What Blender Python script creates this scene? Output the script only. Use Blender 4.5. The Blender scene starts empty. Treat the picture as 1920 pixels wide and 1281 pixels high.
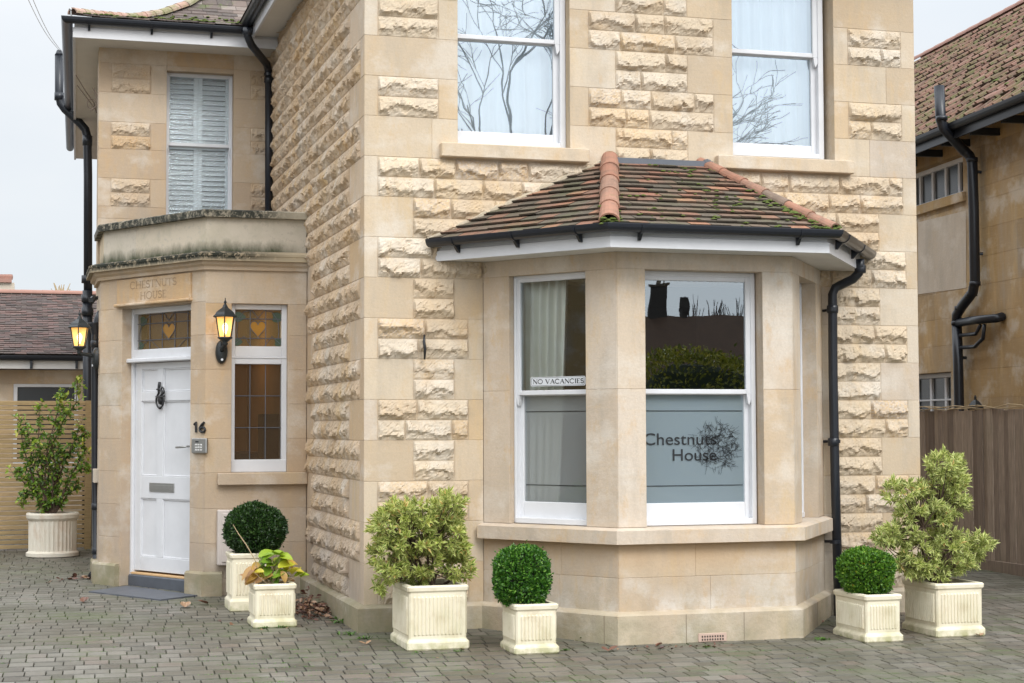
import bpy, math, random
import numpy as np
from mathutils import Matrix, Vector
S=bpy.context.scene
C=S.collection
random.seed(7); rng=np.random.default_rng(7)
PI=math.pi
# ------------------------------------------------------------------ camera
F,YAW,PITCH,ROLL,CX,CY,CZ=3161.07378,.283772934,.0501424856,-.00319116307,-2.62537468,-13.2162342,1.61880069
def _rot():
    f=np.array([math.sin(YAW)*math.cos(PITCH),math.cos(YAW)*math.cos(PITCH),math.sin(PITCH)])
    r=np.array([math.cos(YAW),-math.sin(YAW),0]); u=np.cross(r,f)
    return r*math.cos(ROLL)+u*math.sin(ROLL), -r*math.sin(ROLL)+u*math.cos(ROLL), f
RR,UU,FF=_rot(); O=np.array([CX,CY,CZ])
def ray(x,y): return FF+RR*(x-960)/F-UU*(y-640.5)/F
def onY(x,y,Y): d=ray(x,y); return O+d*((Y-O[1])/d[1])
def onX(x,y,X): d=ray(x,y); return O+d*((X-O[0])/d[0])
def onZ(x,y,Z): d=ray(x,y); return O+d*((Z-O[2])/d[2])
def atD(x,y,D): return O+ray(x,y)*D
def onV(x,y,a,b):
    d=ray(x,y); n=np.array([b[1]-a[1],-(b[0]-a[0])]); return O+d*((n@(np.array(a)-O[:2]))/(n@d[:2]))
GY=[-80,-14,-3,-1.25,0,2.7,8,20,80]; GZ=[-.12,-.12,-.09,-.042,0,.045,.08,.12,.12]
def gz(Y): return float(np.interp(Y,GY,GZ))
def onG(x,y):
    z=0
    for i in range(30):
        P=onZ(x,y,z); z=.5*z+.5*gz(P[1])
    return P
cam=bpy.data.cameras.new('camera'); co=bpy.data.objects.new('camera',cam); C.objects.link(co)
cam.sensor_width=36; cam.lens=F/1920*36; cam.clip_end=2000; cam.clip_start=.1
M4=Matrix([[RR[i],UU[i],-FF[i],O[i]] for i in range(3)]+[[0,0,0,1]]); co.matrix_world=M4
S.camera=co
S.render.resolution_x=1024; S.render.resolution_y=683
# ------------------------------------------------------------------ world, sun, exposure
SUN_EL,SUN_AZ=math.radians(42),math.radians(168)   # azimuth clockwise from +Y
w=bpy.data.worlds.new('World'); S.world=w; w.use_nodes=True
nt=w.node_tree; N=nt.nodes; L=nt.links; N.clear()
def wn(t,**k):
    n=N.new(t)
    for a,b in k.items(): setattr(n,a,b)
    return n
out=wn('ShaderNodeOutputWorld'); bg=wn('ShaderNodeBackground'); bg.inputs['Strength'].default_value=.1
sky=wn('ShaderNodeTexSky',sky_type='NISHITA'); sky.sun_disc=False; sky.sun_elevation=SUN_EL; sky.sun_rotation=SUN_AZ; sky.dust_density=3
tc=wn('ShaderNodeTexCoord'); sp=wn('ShaderNodeSeparateXYZ'); L.new(tc.outputs['Generated'],sp.inputs[0])
mr=wn('ShaderNodeMapRange'); mr.inputs['From Min'].default_value=.15; mr.inputs['From Max'].default_value=.9; mr.inputs['To Min'].default_value=8.4; mr.inputs['To Max'].default_value=24
mr.interpolation_type='SMOOTHSTEP'; L.new(sp.outputs['Z'],mr.inputs['Value'])
ns=wn('ShaderNodeTexNoise'); ns.inputs['Scale'].default_value=2.2; ns.inputs['Detail'].default_value=5; ns.inputs['Roughness'].default_value=.55
mp=wn('ShaderNodeMapping'); mp.inputs['Scale'].default_value=(1,1,2.6); L.new(tc.outputs['Generated'],mp.inputs[0]); L.new(mp.outputs[0],ns.inputs['Vector'])
cr=wn('ShaderNodeValToRGB'); cr.color_ramp.elements[0].position=.35; cr.color_ramp.elements[0].color=(.83,.885,.94,1); cr.color_ramp.elements[1].position=.7; cr.color_ramp.elements[1].color=(.97,.985,1,1)
L.new(ns.outputs['Fac'],cr.inputs[0])
vm=wn('ShaderNodeVectorMath',operation='SCALE'); L.new(cr.outputs[0],vm.inputs[0]); dr=wn('ShaderNodeMapRange'); L.new(sp.outputs['Y'],dr.inputs['Value']); dr.inputs['From Min'].default_value=-.1; dr.inputs['From Max'].default_value=-.9; dr.inputs['To Min'].default_value=1; dr.inputs['To Max'].default_value=1.75; dm=wn('ShaderNodeMath',operation='MULTIPLY'); L.new(mr.outputs[0],dm.inputs[0]); L.new(dr.outputs[0],dm.inputs[1]); L.new(dm.outputs[0],vm.inputs['Scale'])
mx=wn('ShaderNodeMix',data_type='RGBA'); mx.inputs['Factor'].default_value=.88
L.new(sky.outputs[0],mx.inputs[6]); L.new(vm.outputs[0],mx.inputs[7]); L.new(mx.outputs[2],bg.inputs['Color']); L.new(bg.outputs[0],out.inputs[0])
sl=bpy.data.lights.new('sun','SUN'); so=bpy.data.objects.new('sun',sl); C.objects.link(so)
sl.energy=1.3; sl.angle=math.radians(24); sl.color=(1,.97,.92)
sd=Vector((math.sin(SUN_AZ)*math.cos(SUN_EL),math.cos(SUN_AZ)*math.cos(SUN_EL),math.sin(SUN_EL)))
so.rotation_euler=sd.to_track_quat('Z','Y').to_euler(); so.location=(0,-10,20)
S.view_settings.view_transform='Standard'; S.view_settings.look='None'; S.view_settings.gamma=1; S.view_settings.use_curve_mapping=False
S.view_settings.exposure=.28
S.render.engine='CYCLES'
try: S.cycles.max_bounces=8; S.cycles.transparent_max_bounces=12
except Exception: pass
# ------------------------------------------------------------------ materials
MATS={}
class NB:
    def __init__(s,name):
        s.m=bpy.data.materials.new(name); s.m.use_nodes=True; s.t=s.m.node_tree; s.N=s.t.nodes; s.L=s.t.links
        s.N.clear(); s.out=s.N.new('ShaderNodeOutputMaterial'); s.b=s.N.new('ShaderNodeBsdfPrincipled'); s.L.new(s.b.outputs[0],s.out.inputs[0])
        s.tc=s.N.new('ShaderNodeTexCoord'); MATS[name]=s.m
    def n(s,t,ins=None,**k):
        q=s.N.new(t)
        for a,b in k.items(): setattr(q,a,b)
        if ins:
            for a,b in ins.items():
                if hasattr(b,'is_linked') or hasattr(b,'links'): s.L.new(b,q.inputs[a])
                else: q.inputs[a].default_value=b
        return q
    def noise(s,scale,detail=4,rough=.5,stretch=None,dist=0):
        v=s.tc.outputs['Object']
        if stretch: v=s.n('ShaderNodeMapping',{0:v,'Scale':stretch}).outputs[0]
        return s.n('ShaderNodeTexNoise',{'Vector':v,'Scale':scale,'Detail':detail,'Roughness':rough,'Distortion':dist}).outputs['Fac']
    def mr(s,v,a,b,c=0,d=1): return s.n('ShaderNodeMapRange',{0:v,1:a,2:b,3:c,4:d}).outputs[0]
    def mix(s,f,a,b,bt='MIX'):
        q=s.n('ShaderNodeMix',data_type='RGBA',blend_type=bt)
        for i,v in ((0,f),(6,a),(7,b)):
            if hasattr(v,'links'): s.L.new(v,q.inputs[i])
            else: q.inputs[i].default_value=v if i==0 else (*v,1)
        return q.outputs[2]
    def math(s,op,a,b=0):
        q=s.n('ShaderNodeMath',operation=op)
        for i,v in ((0,a),(1,b)):
            if hasattr(v,'links'): s.L.new(v,q.inputs[i])
            else: q.inputs[i].default_value=v
        return q.outputs[0]
    def attr(s,name): return s.n('ShaderNodeAttribute',attribute_name=name).outputs['Fac']
    def ramp(s,f,els,interp='LINEAR'):
        q=s.n('ShaderNodeValToRGB'); e=q.color_ramp; e.interpolation=interp
        while len(e.elements)<len(els): e.elements.new(.5)
        for k,(p,c) in enumerate(els): e.elements[k].position=p; e.elements[k].color=(*c,1)
        s.L.new(f,q.inputs[0]); return q.outputs[0]
    def bump(s,h,st=.3,d=.01):
        q=s.n('ShaderNodeBump',{'Height':h,'Strength':st,'Distance':d}); s.L.new(q.outputs[0],s.b.inputs['Normal'])
    def col(s,c):
        if hasattr(c,'links'): s.L.new(c,s.b.inputs['Base Color'])
        else: s.b.inputs['Base Color'].default_value=(*c,1)
    def set(s,**k):
        for a,b in k.items():
            i=s.b.inputs[a.replace('_',' ')]
            if hasattr(b,'links'): s.L.new(b,i)
            else: i.default_value=b
        return s
    def z(s): return s.n('ShaderNodeSeparateXYZ',{0:s.n('ShaderNodeNewGeometry').outputs['Position']}).outputs
def stone(name,els,ochre=.35,grey=.25,green=.5,gtop=.45,bump=.25,ochc=(.52,.33,.15),damp=.2,rust=None):
    els=[(q,(x[0]*.97,x[1]*.945,x[2]*.915)) for q,x in els]
    b=NB(name); t=b.attr('tint'); c=b.ramp(t,els)
    c=b.mix(b.mr(b.noise(.7,5,.7,(1.5,1.5,.6),.5),.50,.62,0,.38),c,(.44,.36,.27)); c=b.mix(b.mr(b.noise(1.7,6,.72,(2.2,2.2,.45),.3),.54,.66,0,ochre*.9),c,(.60,.42,.20)); c=b.mix(b.mr(b.noise(14,6,.75),.60,.70,0,.35),c,(.33,.26,.18))
    p=b.noise(1.3,4,.6,(1,1,.8)); c=b.mix(b.mr(p,.52,.74,0,ochre),c,ochc)
    s=b.noise(2.2,5,.62,(2.2,2.2,.55)); c=b.mix(b.mr(s,.50,.68,0,grey*1.3),c,(.36,.32,.27))
    s2=b.noise(2.1,5,.62,(1,1,1.3)); c=b.mix(b.mr(s2,.52,.66,0,.5),c,(.68,.63,.56)); s3=b.noise(4.5,5,.7,(1.6,1.6,.8)); c=b.mix(b.mr(s3,.56,.70,0,ochre*.9),c,(.56,.36,.17))
    f=b.noise(60,4,.7); c=b.mix(b.mr(f,.3,.7,0,.22),c,(.30,.24,.17),'MIX')
    strat=b.noise(5,3,.5,(1,1,14)); c=b.mix(b.mr(strat,.5,.8,0,.18),c,(.62,.46,.27))
    v=b.n('ShaderNodeTexVoronoi',{'Vector':b.tc.outputs['Object'],'Scale':34}).outputs['Distance']
    c=b.mix(b.mr(v,.05,.02,0,.45),c,(.22,.18,.13))
    zz=b.z()[2]; g=b.math('MULTIPLY',b.mr(zz,gtop,.0,0,1),b.mr(b.noise(3.5,5,.65),.36,.62,0,green)); c=b.mix(g,c,(.20,.19,.10))
    if rust:
        q=b.math('ADD',zz,b.math('MULTIPLY',b.noise(2.4,5,.65,(1,1,.5)),.34)); c=b.mix(b.math('MULTIPLY',b.mr(q,rust-.06,rust+.20,0,.6),b.mr(zz,.725,.715,0,1)),c,(.50,.31,.14))
        c=b.mix(b.math('MULTIPLY',b.mr(zz,.42,.24,0,.6),b.mr(b.noise(4,6,.7),.48,.62)),c,(.62,.59,.54))
        c=b.mix(b.mr(b.noise(3,6,.75,(3,3,.25)),.62,.74,0,.4),c,(.40,.33,.25))
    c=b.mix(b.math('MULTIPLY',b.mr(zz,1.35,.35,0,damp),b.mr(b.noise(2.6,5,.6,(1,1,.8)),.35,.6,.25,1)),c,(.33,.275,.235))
    b.col(c); b.set(Roughness=.9); 
    h=b.math('ADD',b.noise(38,5,.7),b.math('MULTIPLY',b.noise(9,4,.6),1.5)); b.bump(h,bump,.012)
    return b.m
LIGHT=[(0,(.52,.42,.305)),(.25,(.57,.475,.355)),(.5,(.61,.52,.40)),(.72,(.62,.55,.455)),(.90,(.58,.44,.28)),(1,(.56,.49,.42))]
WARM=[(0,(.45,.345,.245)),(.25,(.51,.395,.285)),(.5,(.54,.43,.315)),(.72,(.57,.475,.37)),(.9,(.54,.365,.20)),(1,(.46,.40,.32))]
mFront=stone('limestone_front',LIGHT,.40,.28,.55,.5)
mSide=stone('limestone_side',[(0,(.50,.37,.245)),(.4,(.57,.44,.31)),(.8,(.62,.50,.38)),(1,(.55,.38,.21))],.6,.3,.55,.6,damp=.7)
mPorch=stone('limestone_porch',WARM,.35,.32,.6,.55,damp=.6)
mBay=stone('limestone_bay',[(0,(.53,.43,.33)),(.3,(.58,.49,.395)),(.6,(.61,.53,.445)),(.85,(.64,.575,.50)),(1,(.56,.44,.31))],.5,.36,.45,.6,rust=.74)
mPlinth=stone('limestone_plinth',[(0,(.43,.37,.28)),(.5,(.50,.45,.35)),(1,(.52,.42,.30))],.3,.5,.6,.30,.35)
mPlinthD=stone('limestone_plinth_mossy',[(0,(.25,.22,.14)),(.5,(.30,.26,.17)),(1,(.34,.29,.19))],.25,.5,.95,.9)
mNeigh=stone('bath_stone_neighbour',[(0,(.34,.22,.09)),(.4,(.42,.28,.12)),(.75,(.38,.26,.125)),(1,(.28,.20,.11))],.5,.35,.3,.4)
mPatch=stone('repaired_stone',[(0,(.50,.45,.38)),(1,(.58,.52,.45))],.1,.3,.1,.3)
def weather(name,base,amt,lo=.38,hi=.6,sc=7,zt=None,fade=None,dark=(.035,.036,.028),zb=None):
    b=NB(name); c=b.ramp(b.attr('tint'),[(0,tuple(x*.88 for x in base)),(.6,base),(1,(base[0]*1.1,base[1]*.98,base[2]*.8))])
    c=b.mix(b.mr(b.noise(4,4,.6),.5,.7,0,.4),c,(.36,.33,.23))
    n=b.noise(sc,6,.75,(1,1,.7)); k=b.mr(n,lo,hi,0,amt)
    if zt: k=b.math('MULTIPLY',k,b.mr(b.math('ADD',b.z()[2],b.math('MULTIPLY',b.noise(12,4,.7),.03)),zt[0],zt[1],.12,1))
    if fade: k=b.math('MULTIPLY',k,b.mr(b.z()[0],fade[0],fade[1],1,0))
    c=b.mix(k,c,dark); 
    c=b.mix(b.mr(b.noise(22,4,.7),.56,.62,0,.8),c,tuple(x*.85 for x in base))
    if zb:
        z_b=b.math('ADD',b.z()[2],b.math('MULTIPLY',b.noise(9,5,.7,(1,1,.4)),-.16)); c=b.mix(b.math('MULTIPLY',b.mr(z_b,zb[1],zb[0],0,.95),b.mr(b.z()[0],-.3,.0,1,.15)),c,(.045,.055,.025)); c=b.mix(b.mr(b.math('ADD',b.z()[2],b.math('MULTIPLY',b.noise(6,5,.7,(1,1,.3)),.14)),zb[2],zb[3],0,.55),c,(.16,.15,.10))
    b.col(c); b.set(Roughness=.95); b.bump(b.noise(60,5,.7),.25,.006); return b.m
mCope=weather('lichened_coping',(.42,.37,.28),1,.34,.50,15,None,(-.45,-.10))
mLedge=weather('lichened_ledge',(.46,.37,.25),1,.28,.48,16,(3.185,3.225),(-.65,-.15),(.020,.022,.014))
mPara=weather('stained_parapet',(.54,.48,.39),.35,.55,.75,7,None,(-.9,.1),(.26,.26,.17),(3.20,3.31,3.63,3.72))
def plain(name,c,r=.5,metal=0,bump=0,var=.12,sc=20,coat=0):
    b=NB(name); n=b.noise(sc,4,.6); b.col(b.mix(b.mr(n,.35,.7,0,var),c,tuple(x*.55 for x in c)))
    b.set(Roughness=r,Metallic=metal)
    if coat: b.b.inputs['Coat Weight'].default_value=coat
    if bump: b.bump(b.noise(sc*3,3),bump,.004)
    return b.m
mWhite=plain('white_paint',(.66,.665,.685),.42,bump=.12,var=.16,sc=5)
mWhiteO=plain('off_white_paint',(.66,.65,.63),.5,bump=.05,var=.15,sc=5)
mSoff=plain('soffit_paint',(.66,.63,.58),.6,var=.15,sc=4)
mBlack=plain('black_pipe_paint',(.014,.017,.024),.33,var=.3,sc=12)
mIron=plain('black_iron',(.016,.016,.018),.42,bump=.3,var=.2)
mSteel=plain('brushed_steel',(.42,.42,.41),.35,1)
mJointM=plain('dark_mortar',(.20,.16,.11),.95)
mLead=plain('lead_sheet',(.12,.13,.15),.5,.3,.2)
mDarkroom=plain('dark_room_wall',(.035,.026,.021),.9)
mBeigeroom=plain('bedroom_wall',(.55,.56,.58),.9)
mHall=plain('hallway_wall',(.46,.27,.10),.9,var=.3,sc=3)
mHallD=plain('hallway_furniture',(.05,.02,.012),.7)
mCurt=plain('cream_curtain',(.84,.85,.77),.85,var=.15,sc=4)
mNet=plain('white_net_curtain',(.86,.90,.93),.9,var=.05,sc=3)
mSlate=plain('slate_slab',(.085,.095,.115),.5,bump=.4,var=.5,sc=9)
mWood=plain('pine_threshold',(.62,.40,.20),.5)
mBox=plain('meter_box_plastic',(.55,.49,.45),.5,var=.15,sc=5)
mSoil=plain('potting_soil',(.035,.025,.018),.95,bump=.6)
mTerra=plain('air_brick_clay',(.50,.36,.29),.85,var=.2)
mHole=plain('dark_hole',(.008,.007,.006),.9)
mLamp=plain('lamp_metal',(.018,.022,.024),.4,bump=.2,var=.3)
mInk=plain('black_lettering',(.012,.014,.017),.45)
mSign=plain('white_sign_card',(.68,.70,.73),.4)
mCable=plain('cable_sheath',(.10,.07,.05),.7)
mTwig=plain('dry_stem',(.42,.32,.19),.8)
mBark=plain('shrub_bark',(.10,.065,.045),.9,bump=.3,var=.4)
mTreeB=plain('tree_bark',(.045,.036,.030),.9)
def cream():
    b=NB('cream_cast_planter'); c=(.72,.66,.51)
    n=b.noise(7,5,.65); k=b.mix(b.mr(n,.5,.78,0,.55),c,(.44,.33,.18))
    n2=b.noise(3,4,.6); k=b.mix(b.mr(n2,.45,.70,0,.35),k,(.46,.45,.24))
    zz=b.n('ShaderNodeSeparateXYZ',{0:b.tc.outputs['Object']}).outputs[2]
    g=b.math('MULTIPLY',b.mr(zz,.10,0,0,.75),b.mr(b.noise(14,4,.6),.38,.6,0,1)); k=b.mix(g,k,(.27,.28,.10))
    b.col(k); b.set(Roughness=.7); b.bump(b.noise(45,4,.6),.25,.006); return b.m
mCream=cream()
def pot():
    b=NB('weathered_terracotta_pot'); n=b.noise(5,5,.7,(1,1,.5)); k=b.mix(b.mr(n,.46,.70,0,.7),(.66,.61,.51),(.50,.36,.25))
    n=b.noise(9,5,.7); k=b.mix(b.mr(n,.5,.7,0,.6),k,(.70,.66,.58))
    b.col(k); b.set(Roughness=.85); b.bump(b.noise(40,4,.6),.3,.006); return b.m
mPot=pot()
def glass(name,tr=(.93,.96,.97),refl=.14,rough=.0,wave=0):
    b=NB(name); b.N.remove(b.b)
    t=b.n('ShaderNodeBsdfTransparent',{0:(*tr,1)}); g=b.n('ShaderNodeBsdfGlossy',{0:(.82,.92,1,1),'Roughness':rough})
    fr=b.n('ShaderNodeFresnel',{'IOR':1.5}); k=b.math('MAXIMUM',b.math('MULTIPLY',fr.outputs[0],2.0),refl)
    if wave:
        q=b.n('ShaderNodeBump',{'Height':b.noise(1.6,2,.4),'Strength':wave,'Distance':.01}); b.L.new(q.outputs[0],g.inputs['Normal'])
    m=b.n('ShaderNodeMixShader'); b.L.new(k,m.inputs[0]); b.L.new(t.outputs[0],m.inputs[1]); b.L.new(g.outputs[0],m.inputs[2]); b.L.new(m.outputs[0],b.out.inputs[0]); return b.m
mGlass=glass('window_glass',refl=.27,wave=.12)
mGlassL=glass('left_pane_glass',refl=.13,wave=.1)
mGlassU=glass('upper_window_glass',refl=.40,wave=.14,rough=.003)
mGlassB=plain('background_glass',(.035,.04,.045),.25,var=.2,sc=2)
def film(name,c,a,refl):
    b=NB(name); b.N.remove(b.b)
    d=b.n('ShaderNodeBsdfDiffuse',{0:(*c,1)}); t=b.n('ShaderNodeBsdfTransparent',{0:(.9,.93,.95,1)})
    m1=b.n('ShaderNodeMixShader',{0:a}); b.L.new(t.outputs[0],m1.inputs[1]); b.L.new(d.outputs[0],m1.inputs[2])
    g=b.n('ShaderNodeBsdfGlossy',{0:(.9,.97,1,1),'Roughness':.03})
    m=b.n('ShaderNodeMixShader',{0:refl}); b.L.new(m1.outputs[0],m.inputs[1]); b.L.new(g.outputs[0],m.inputs[2]); b.L.new(m.outputs[0],b.out.inputs[0]); return b.m
mFilm=film('frosted_film_glass',(.31,.385,.43),.74,.26); mFilmL=film('frosted_film_glass_left',(.25,.27,.275),.62,.08)
def textured():
    b=NB('patterned_privacy_glass'); b.N.remove(b.b)
    v=b.n('ShaderNodeTexVoronoi',{'Vector':b.tc.outputs['Object'],'Scale':70}).outputs['Distance']
    bp=b.n('ShaderNodeBump',{'Height':v,'Strength':.5,'Distance':.01}).outputs[0]
    t=b.n('ShaderNodeBsdfTransparent',{0:(.86,.92,.93,1)}); g=b.n('ShaderNodeBsdfGlossy',{0:(.85,.95,1,1),'Roughness':.12,'Normal':bp})
    d=b.n('ShaderNodeBsdfDiffuse',{0:(.55,.60,.61,1),'Normal':bp}); m0=b.n('ShaderNodeMixShader',{0:.13}); b.L.new(t.outputs[0],m0.inputs[1]); b.L.new(d.outputs[0],m0.inputs[2])
    m=b.n('ShaderNodeMixShader',{0:.16}); b.L.new(m0.outputs[0],m.inputs[1]); b.L.new(g.outputs[0],m.inputs[2]); b.L.new(m.outputs[0],b.out.inputs[0]); return b.m
mPriv=textured()
def lamp_glass():
    b=NB('amber_lamp_glass'); b.col((.75,.45,.14)); b.set(Roughness=.35)
    zz=b.n('ShaderNodeSeparateXYZ',{0:b.tc.outputs['Generated']}).outputs[2]
    e=b.ramp(zz,[(0,(1,.50,.12)),(.45,(1,.66,.24)),(1,(.95,.42,.08))])
    b.L.new(e,b.b.inputs['Emission Color']); b.b.inputs['Emission Strength'].default_value=1.0; b.b.inputs['Alpha'].default_value=.55; return b.m
mLG=lamp_glass()
b=NB('lit_bulb'); b.col((1,.9,.7)); b.b.inputs['Emission Color'].default_value=(1,.80,.42,1); b.b.inputs['Emission Strength'].default_value=5; mBulb=b.m
b=NB('amber_leaded_glass'); b.col((.20,.14,.05)); b.set(Roughness=.25); b.b.inputs['Alpha'].default_value=.55; mAmber=b.m
b=NB('heart_glass'); b.col((.42,.20,.015)); b.set(Roughness=.3); b.b.inputs['Alpha'].default_value=.8; mHeart=b.m
b=NB('green_leaf_glass'); b.col((.05,.08,.05)); b.set(Roughness=.3); mLeafG=b.m
b=NB('dim_hall_glass'); b.col((.10,.065,.035)); b.set(Roughness=.12); b.b.inputs['Alpha'].default_value=.5; mHallG=b.m
def roofm(name,els,moss=.5,mc=(.13,.15,.035),lo=.55,hi=.68,edge=False,sc=4):
    b=NB(name); c=b.ramp(b.attr('tint'),els); n=b.noise(9,5,.65); c=b.mix(b.mr(n,.45,.72,0,.5),c,(.085,.075,.055))
    n=b.noise(30,4,.6); c=b.mix(b.mr(n,.55,.75,0,.3),c,(.36,.30,.22))
    n=b.noise(sc,6,.72); c=b.mix(b.mr(n,lo,hi,0,moss),c,mc); c=b.mix(b.math('MULTIPLY',b.attr('edge'),.7),c,(.030,.024,.018))  # tile edge faces darkened: shadow lines between courses put into the colour
    b.col(c); b.set(Roughness=.85); b.bump(b.noise(60,4,.7),.3,.008); return b.m
mTile=roofm('clay_bay_tiles',[(0,(.085,.070,.050)),(.35,(.125,.095,.068)),(.5,(.19,.105,.07)),(.68,(.27,.12,.075)),(.8,(.13,.10,.075)),(.93,(.32,.145,.085)),(1,(.36,.19,.11))],.6,(.095,.10,.045),.50,.64)
mTileW=roofm('wing_roof_tiles',[(0,(.075,.06,.055)),(.6,(.12,.09,.08)),(.85,(.16,.12,.10)),(1,(.30,.26,.24))],.75,(.09,.12,.03),.55,.66)
mTileB=roofm('bungalow_roof_tiles',[(0,(.055,.040,.038)),(.5,(.085,.055,.05)),(1,(.14,.075,.065))],.35,(.07,.075,.05),.55,.7)
mTileN=roofm('neighbour_roof_tiles',[(0,(.12,.065,.045)),(.5,(.18,.09,.062)),(1,(.23,.13,.10))],.8,(.10,.11,.035),.48,.60,sc=3)
mRidge=roofm('ridge_tiles',[(0,(.30,.14,.09)),(.5,(.36,.18,.12)),(1,(.17,.14,.11))],.7,(.09,.12,.03),.60,.68)
mRidgeW=roofm('weathered_hip_tiles',[(0,(.40,.22,.16)),(.5,(.44,.30,.24)),(1,(.30,.27,.18))],.75,(.17,.18,.07),.50,.62)
mMoss=plain('moss_cushion',(.085,.115,.018),.95,bump=.8,var=.5,sc=30)
mTrimR=plain('pink_ridge',(.33,.18,.14),.85,var=.3,sc=5)
def paver():
    b=NB('block_paving'); c=b.ramp(b.attr('tint'),[(0,(.082,.070,.054)),(.3,(.118,.104,.083)),(.6,(.160,.143,.118)),(.85,(.215,.196,.168)),(1,(.18,.132,.108))])
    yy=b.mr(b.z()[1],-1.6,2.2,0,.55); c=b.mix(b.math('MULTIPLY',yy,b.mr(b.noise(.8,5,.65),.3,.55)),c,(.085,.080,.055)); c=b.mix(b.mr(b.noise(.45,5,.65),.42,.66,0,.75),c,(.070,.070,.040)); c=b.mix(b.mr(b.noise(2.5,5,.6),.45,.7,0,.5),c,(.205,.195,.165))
    c=b.mix(b.mr(b.noise(40,4,.7),.4,.75,0,.5),c,(.07,.068,.055)); c=b.mix(b.mr(b.noise(1.1,5,.65),.54,.68,0,.5),c,(.085,.105,.04))
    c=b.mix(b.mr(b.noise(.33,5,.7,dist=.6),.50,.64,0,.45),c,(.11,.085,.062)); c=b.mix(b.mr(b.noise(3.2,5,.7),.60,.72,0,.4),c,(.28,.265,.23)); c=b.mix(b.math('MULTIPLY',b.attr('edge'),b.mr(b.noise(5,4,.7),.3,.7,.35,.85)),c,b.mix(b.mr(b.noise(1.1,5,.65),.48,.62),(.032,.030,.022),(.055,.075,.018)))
    b.col(c); b.set(Roughness=b.mr(b.noise(.8,4,.6),.4,.7,.4,.8)); b.bump(b.noise(70,4,.7),.35,.006); return b.m
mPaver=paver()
b=NB('paving_joint_earth'); c=b.mix(b.mr(b.noise(1.1,5,.65),.45,.60),(.045,.042,.030),(.06,.085,.02)); b.col(c); b.set(Roughness=.95); mJoint=b.m
b=NB('tarmac_ground'); b.col(b.mix(b.noise(8,4),(.07,.07,.065),(.12,.12,.11))); b.set(Roughness=.85); mTar=b.m
def woodm(name,els,g,gm=.4,sc=(1,1,1)):
    b=NB(name); c=b.ramp(b.attr('tint'),els); c=b.mix(b.mr(b.noise(6,5,.6,g),.4,.7,0,.5),c,tuple(x*.45 for x in els[0][1]))
    c=b.mix(b.mr(b.noise(1.5,4,.6),.5,.75,0,gm),c,(.14,.15,.07)); b.col(c); b.set(Roughness=.8); b.bump(b.noise(14,4,.6,g),.3,.008); return b.m
mSlat=woodm('treated_slats',[(0,(.34,.24,.115)),(.5,(.41,.29,.14)),(1,(.46,.32,.17))],(1.5,1.5,14),.25)
mBoard=woodm('weathered_boards',[(0,(.17,.125,.095)),(.5,(.29,.225,.175)),(1,(.43,.345,.27))],(9,9,.8),.3)
def foliage(name,els,edgec=None,edgem=1,rough=.45,tr=.25):
    b=NB(name); c=b.ramp(b.attr('tint'),els)
    if edgec: c=b.mix(b.math('MULTIPLY',b.attr('edge'),edgem),c,edgec)
    b.col(c); b.set(Roughness=rough); 
    t=b.n('ShaderNodeBsdfTranslucent'); b.L.new(c,t.inputs[0]); m=b.n('ShaderNodeMixShader',{0:tr}); b.L.new(b.b.outputs[0],m.inputs[1]); b.L.new(t.outputs[0],m.inputs[2]); b.L.new(m.outputs[0],b.out.inputs[0]); return b.m
mBoxL=foliage('box_leaves',[(0,(.012,.05,.008)),(.4,(.042,.14,.014)),(.75,(.11,.28,.03)),(1,(.27,.44,.07))],rough=.35)
mBoxD=foliage('dark_box_leaves',[(0,(.008,.024,.006)),(.5,(.024,.066,.012)),(1,(.08,.15,.035))],rough=.35)
mBoxY=foliage('bright_box_leaves',[(0,(.025,.08,.008)),(.4,(.07,.19,.013)),(.8,(.17,.33,.03)),(.96,(.30,.44,.05)),(1,(.60,.33,.03))])
mPier=foliage('variegated_leaves',[(0,(.06,.13,.015)),(.5,(.15,.26,.03)),(.9,(.28,.38,.05)),(1,(.50,.28,.09))],(.70,.66,.24),.72)
mPier2=foliage('pale_variegated_leaves',[(0,(.07,.13,.02)),(.5,(.16,.26,.035)),(.95,(.29,.38,.06)),(1,(.50,.26,.09))],(.80,.78,.32),.75)
mCam=foliage('camellia_leaves',[(0,(.05,.11,.02)),(.45,(.13,.24,.03)),(.8,(.32,.42,.05)),(1,(.55,.50,.08))],rough=.3)
mHyd=foliage('hydrangea_leaves',[(0,(.12,.26,.02)),(.35,(.30,.42,.03)),(.6,(.55,.52,.04)),(.8,(.62,.42,.08)),(1,(.40,.22,.10))],tr=.3)
mDead=foliage('dead_leaves',[(0,(.06,.028,.022)),(.5,(.13,.055,.035)),(1,(.32,.20,.12))],tr=.05)
mWeed=foliage('weed_leaves',[(0,(.05,.12,.02)),(1,(.12,.24,.04))])
mHedge=foliage('hedge_leaves',[(0,(.06,.08,.012)),(.5,(.22,.22,.02)),(1,(.42,.34,.04))])
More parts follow.
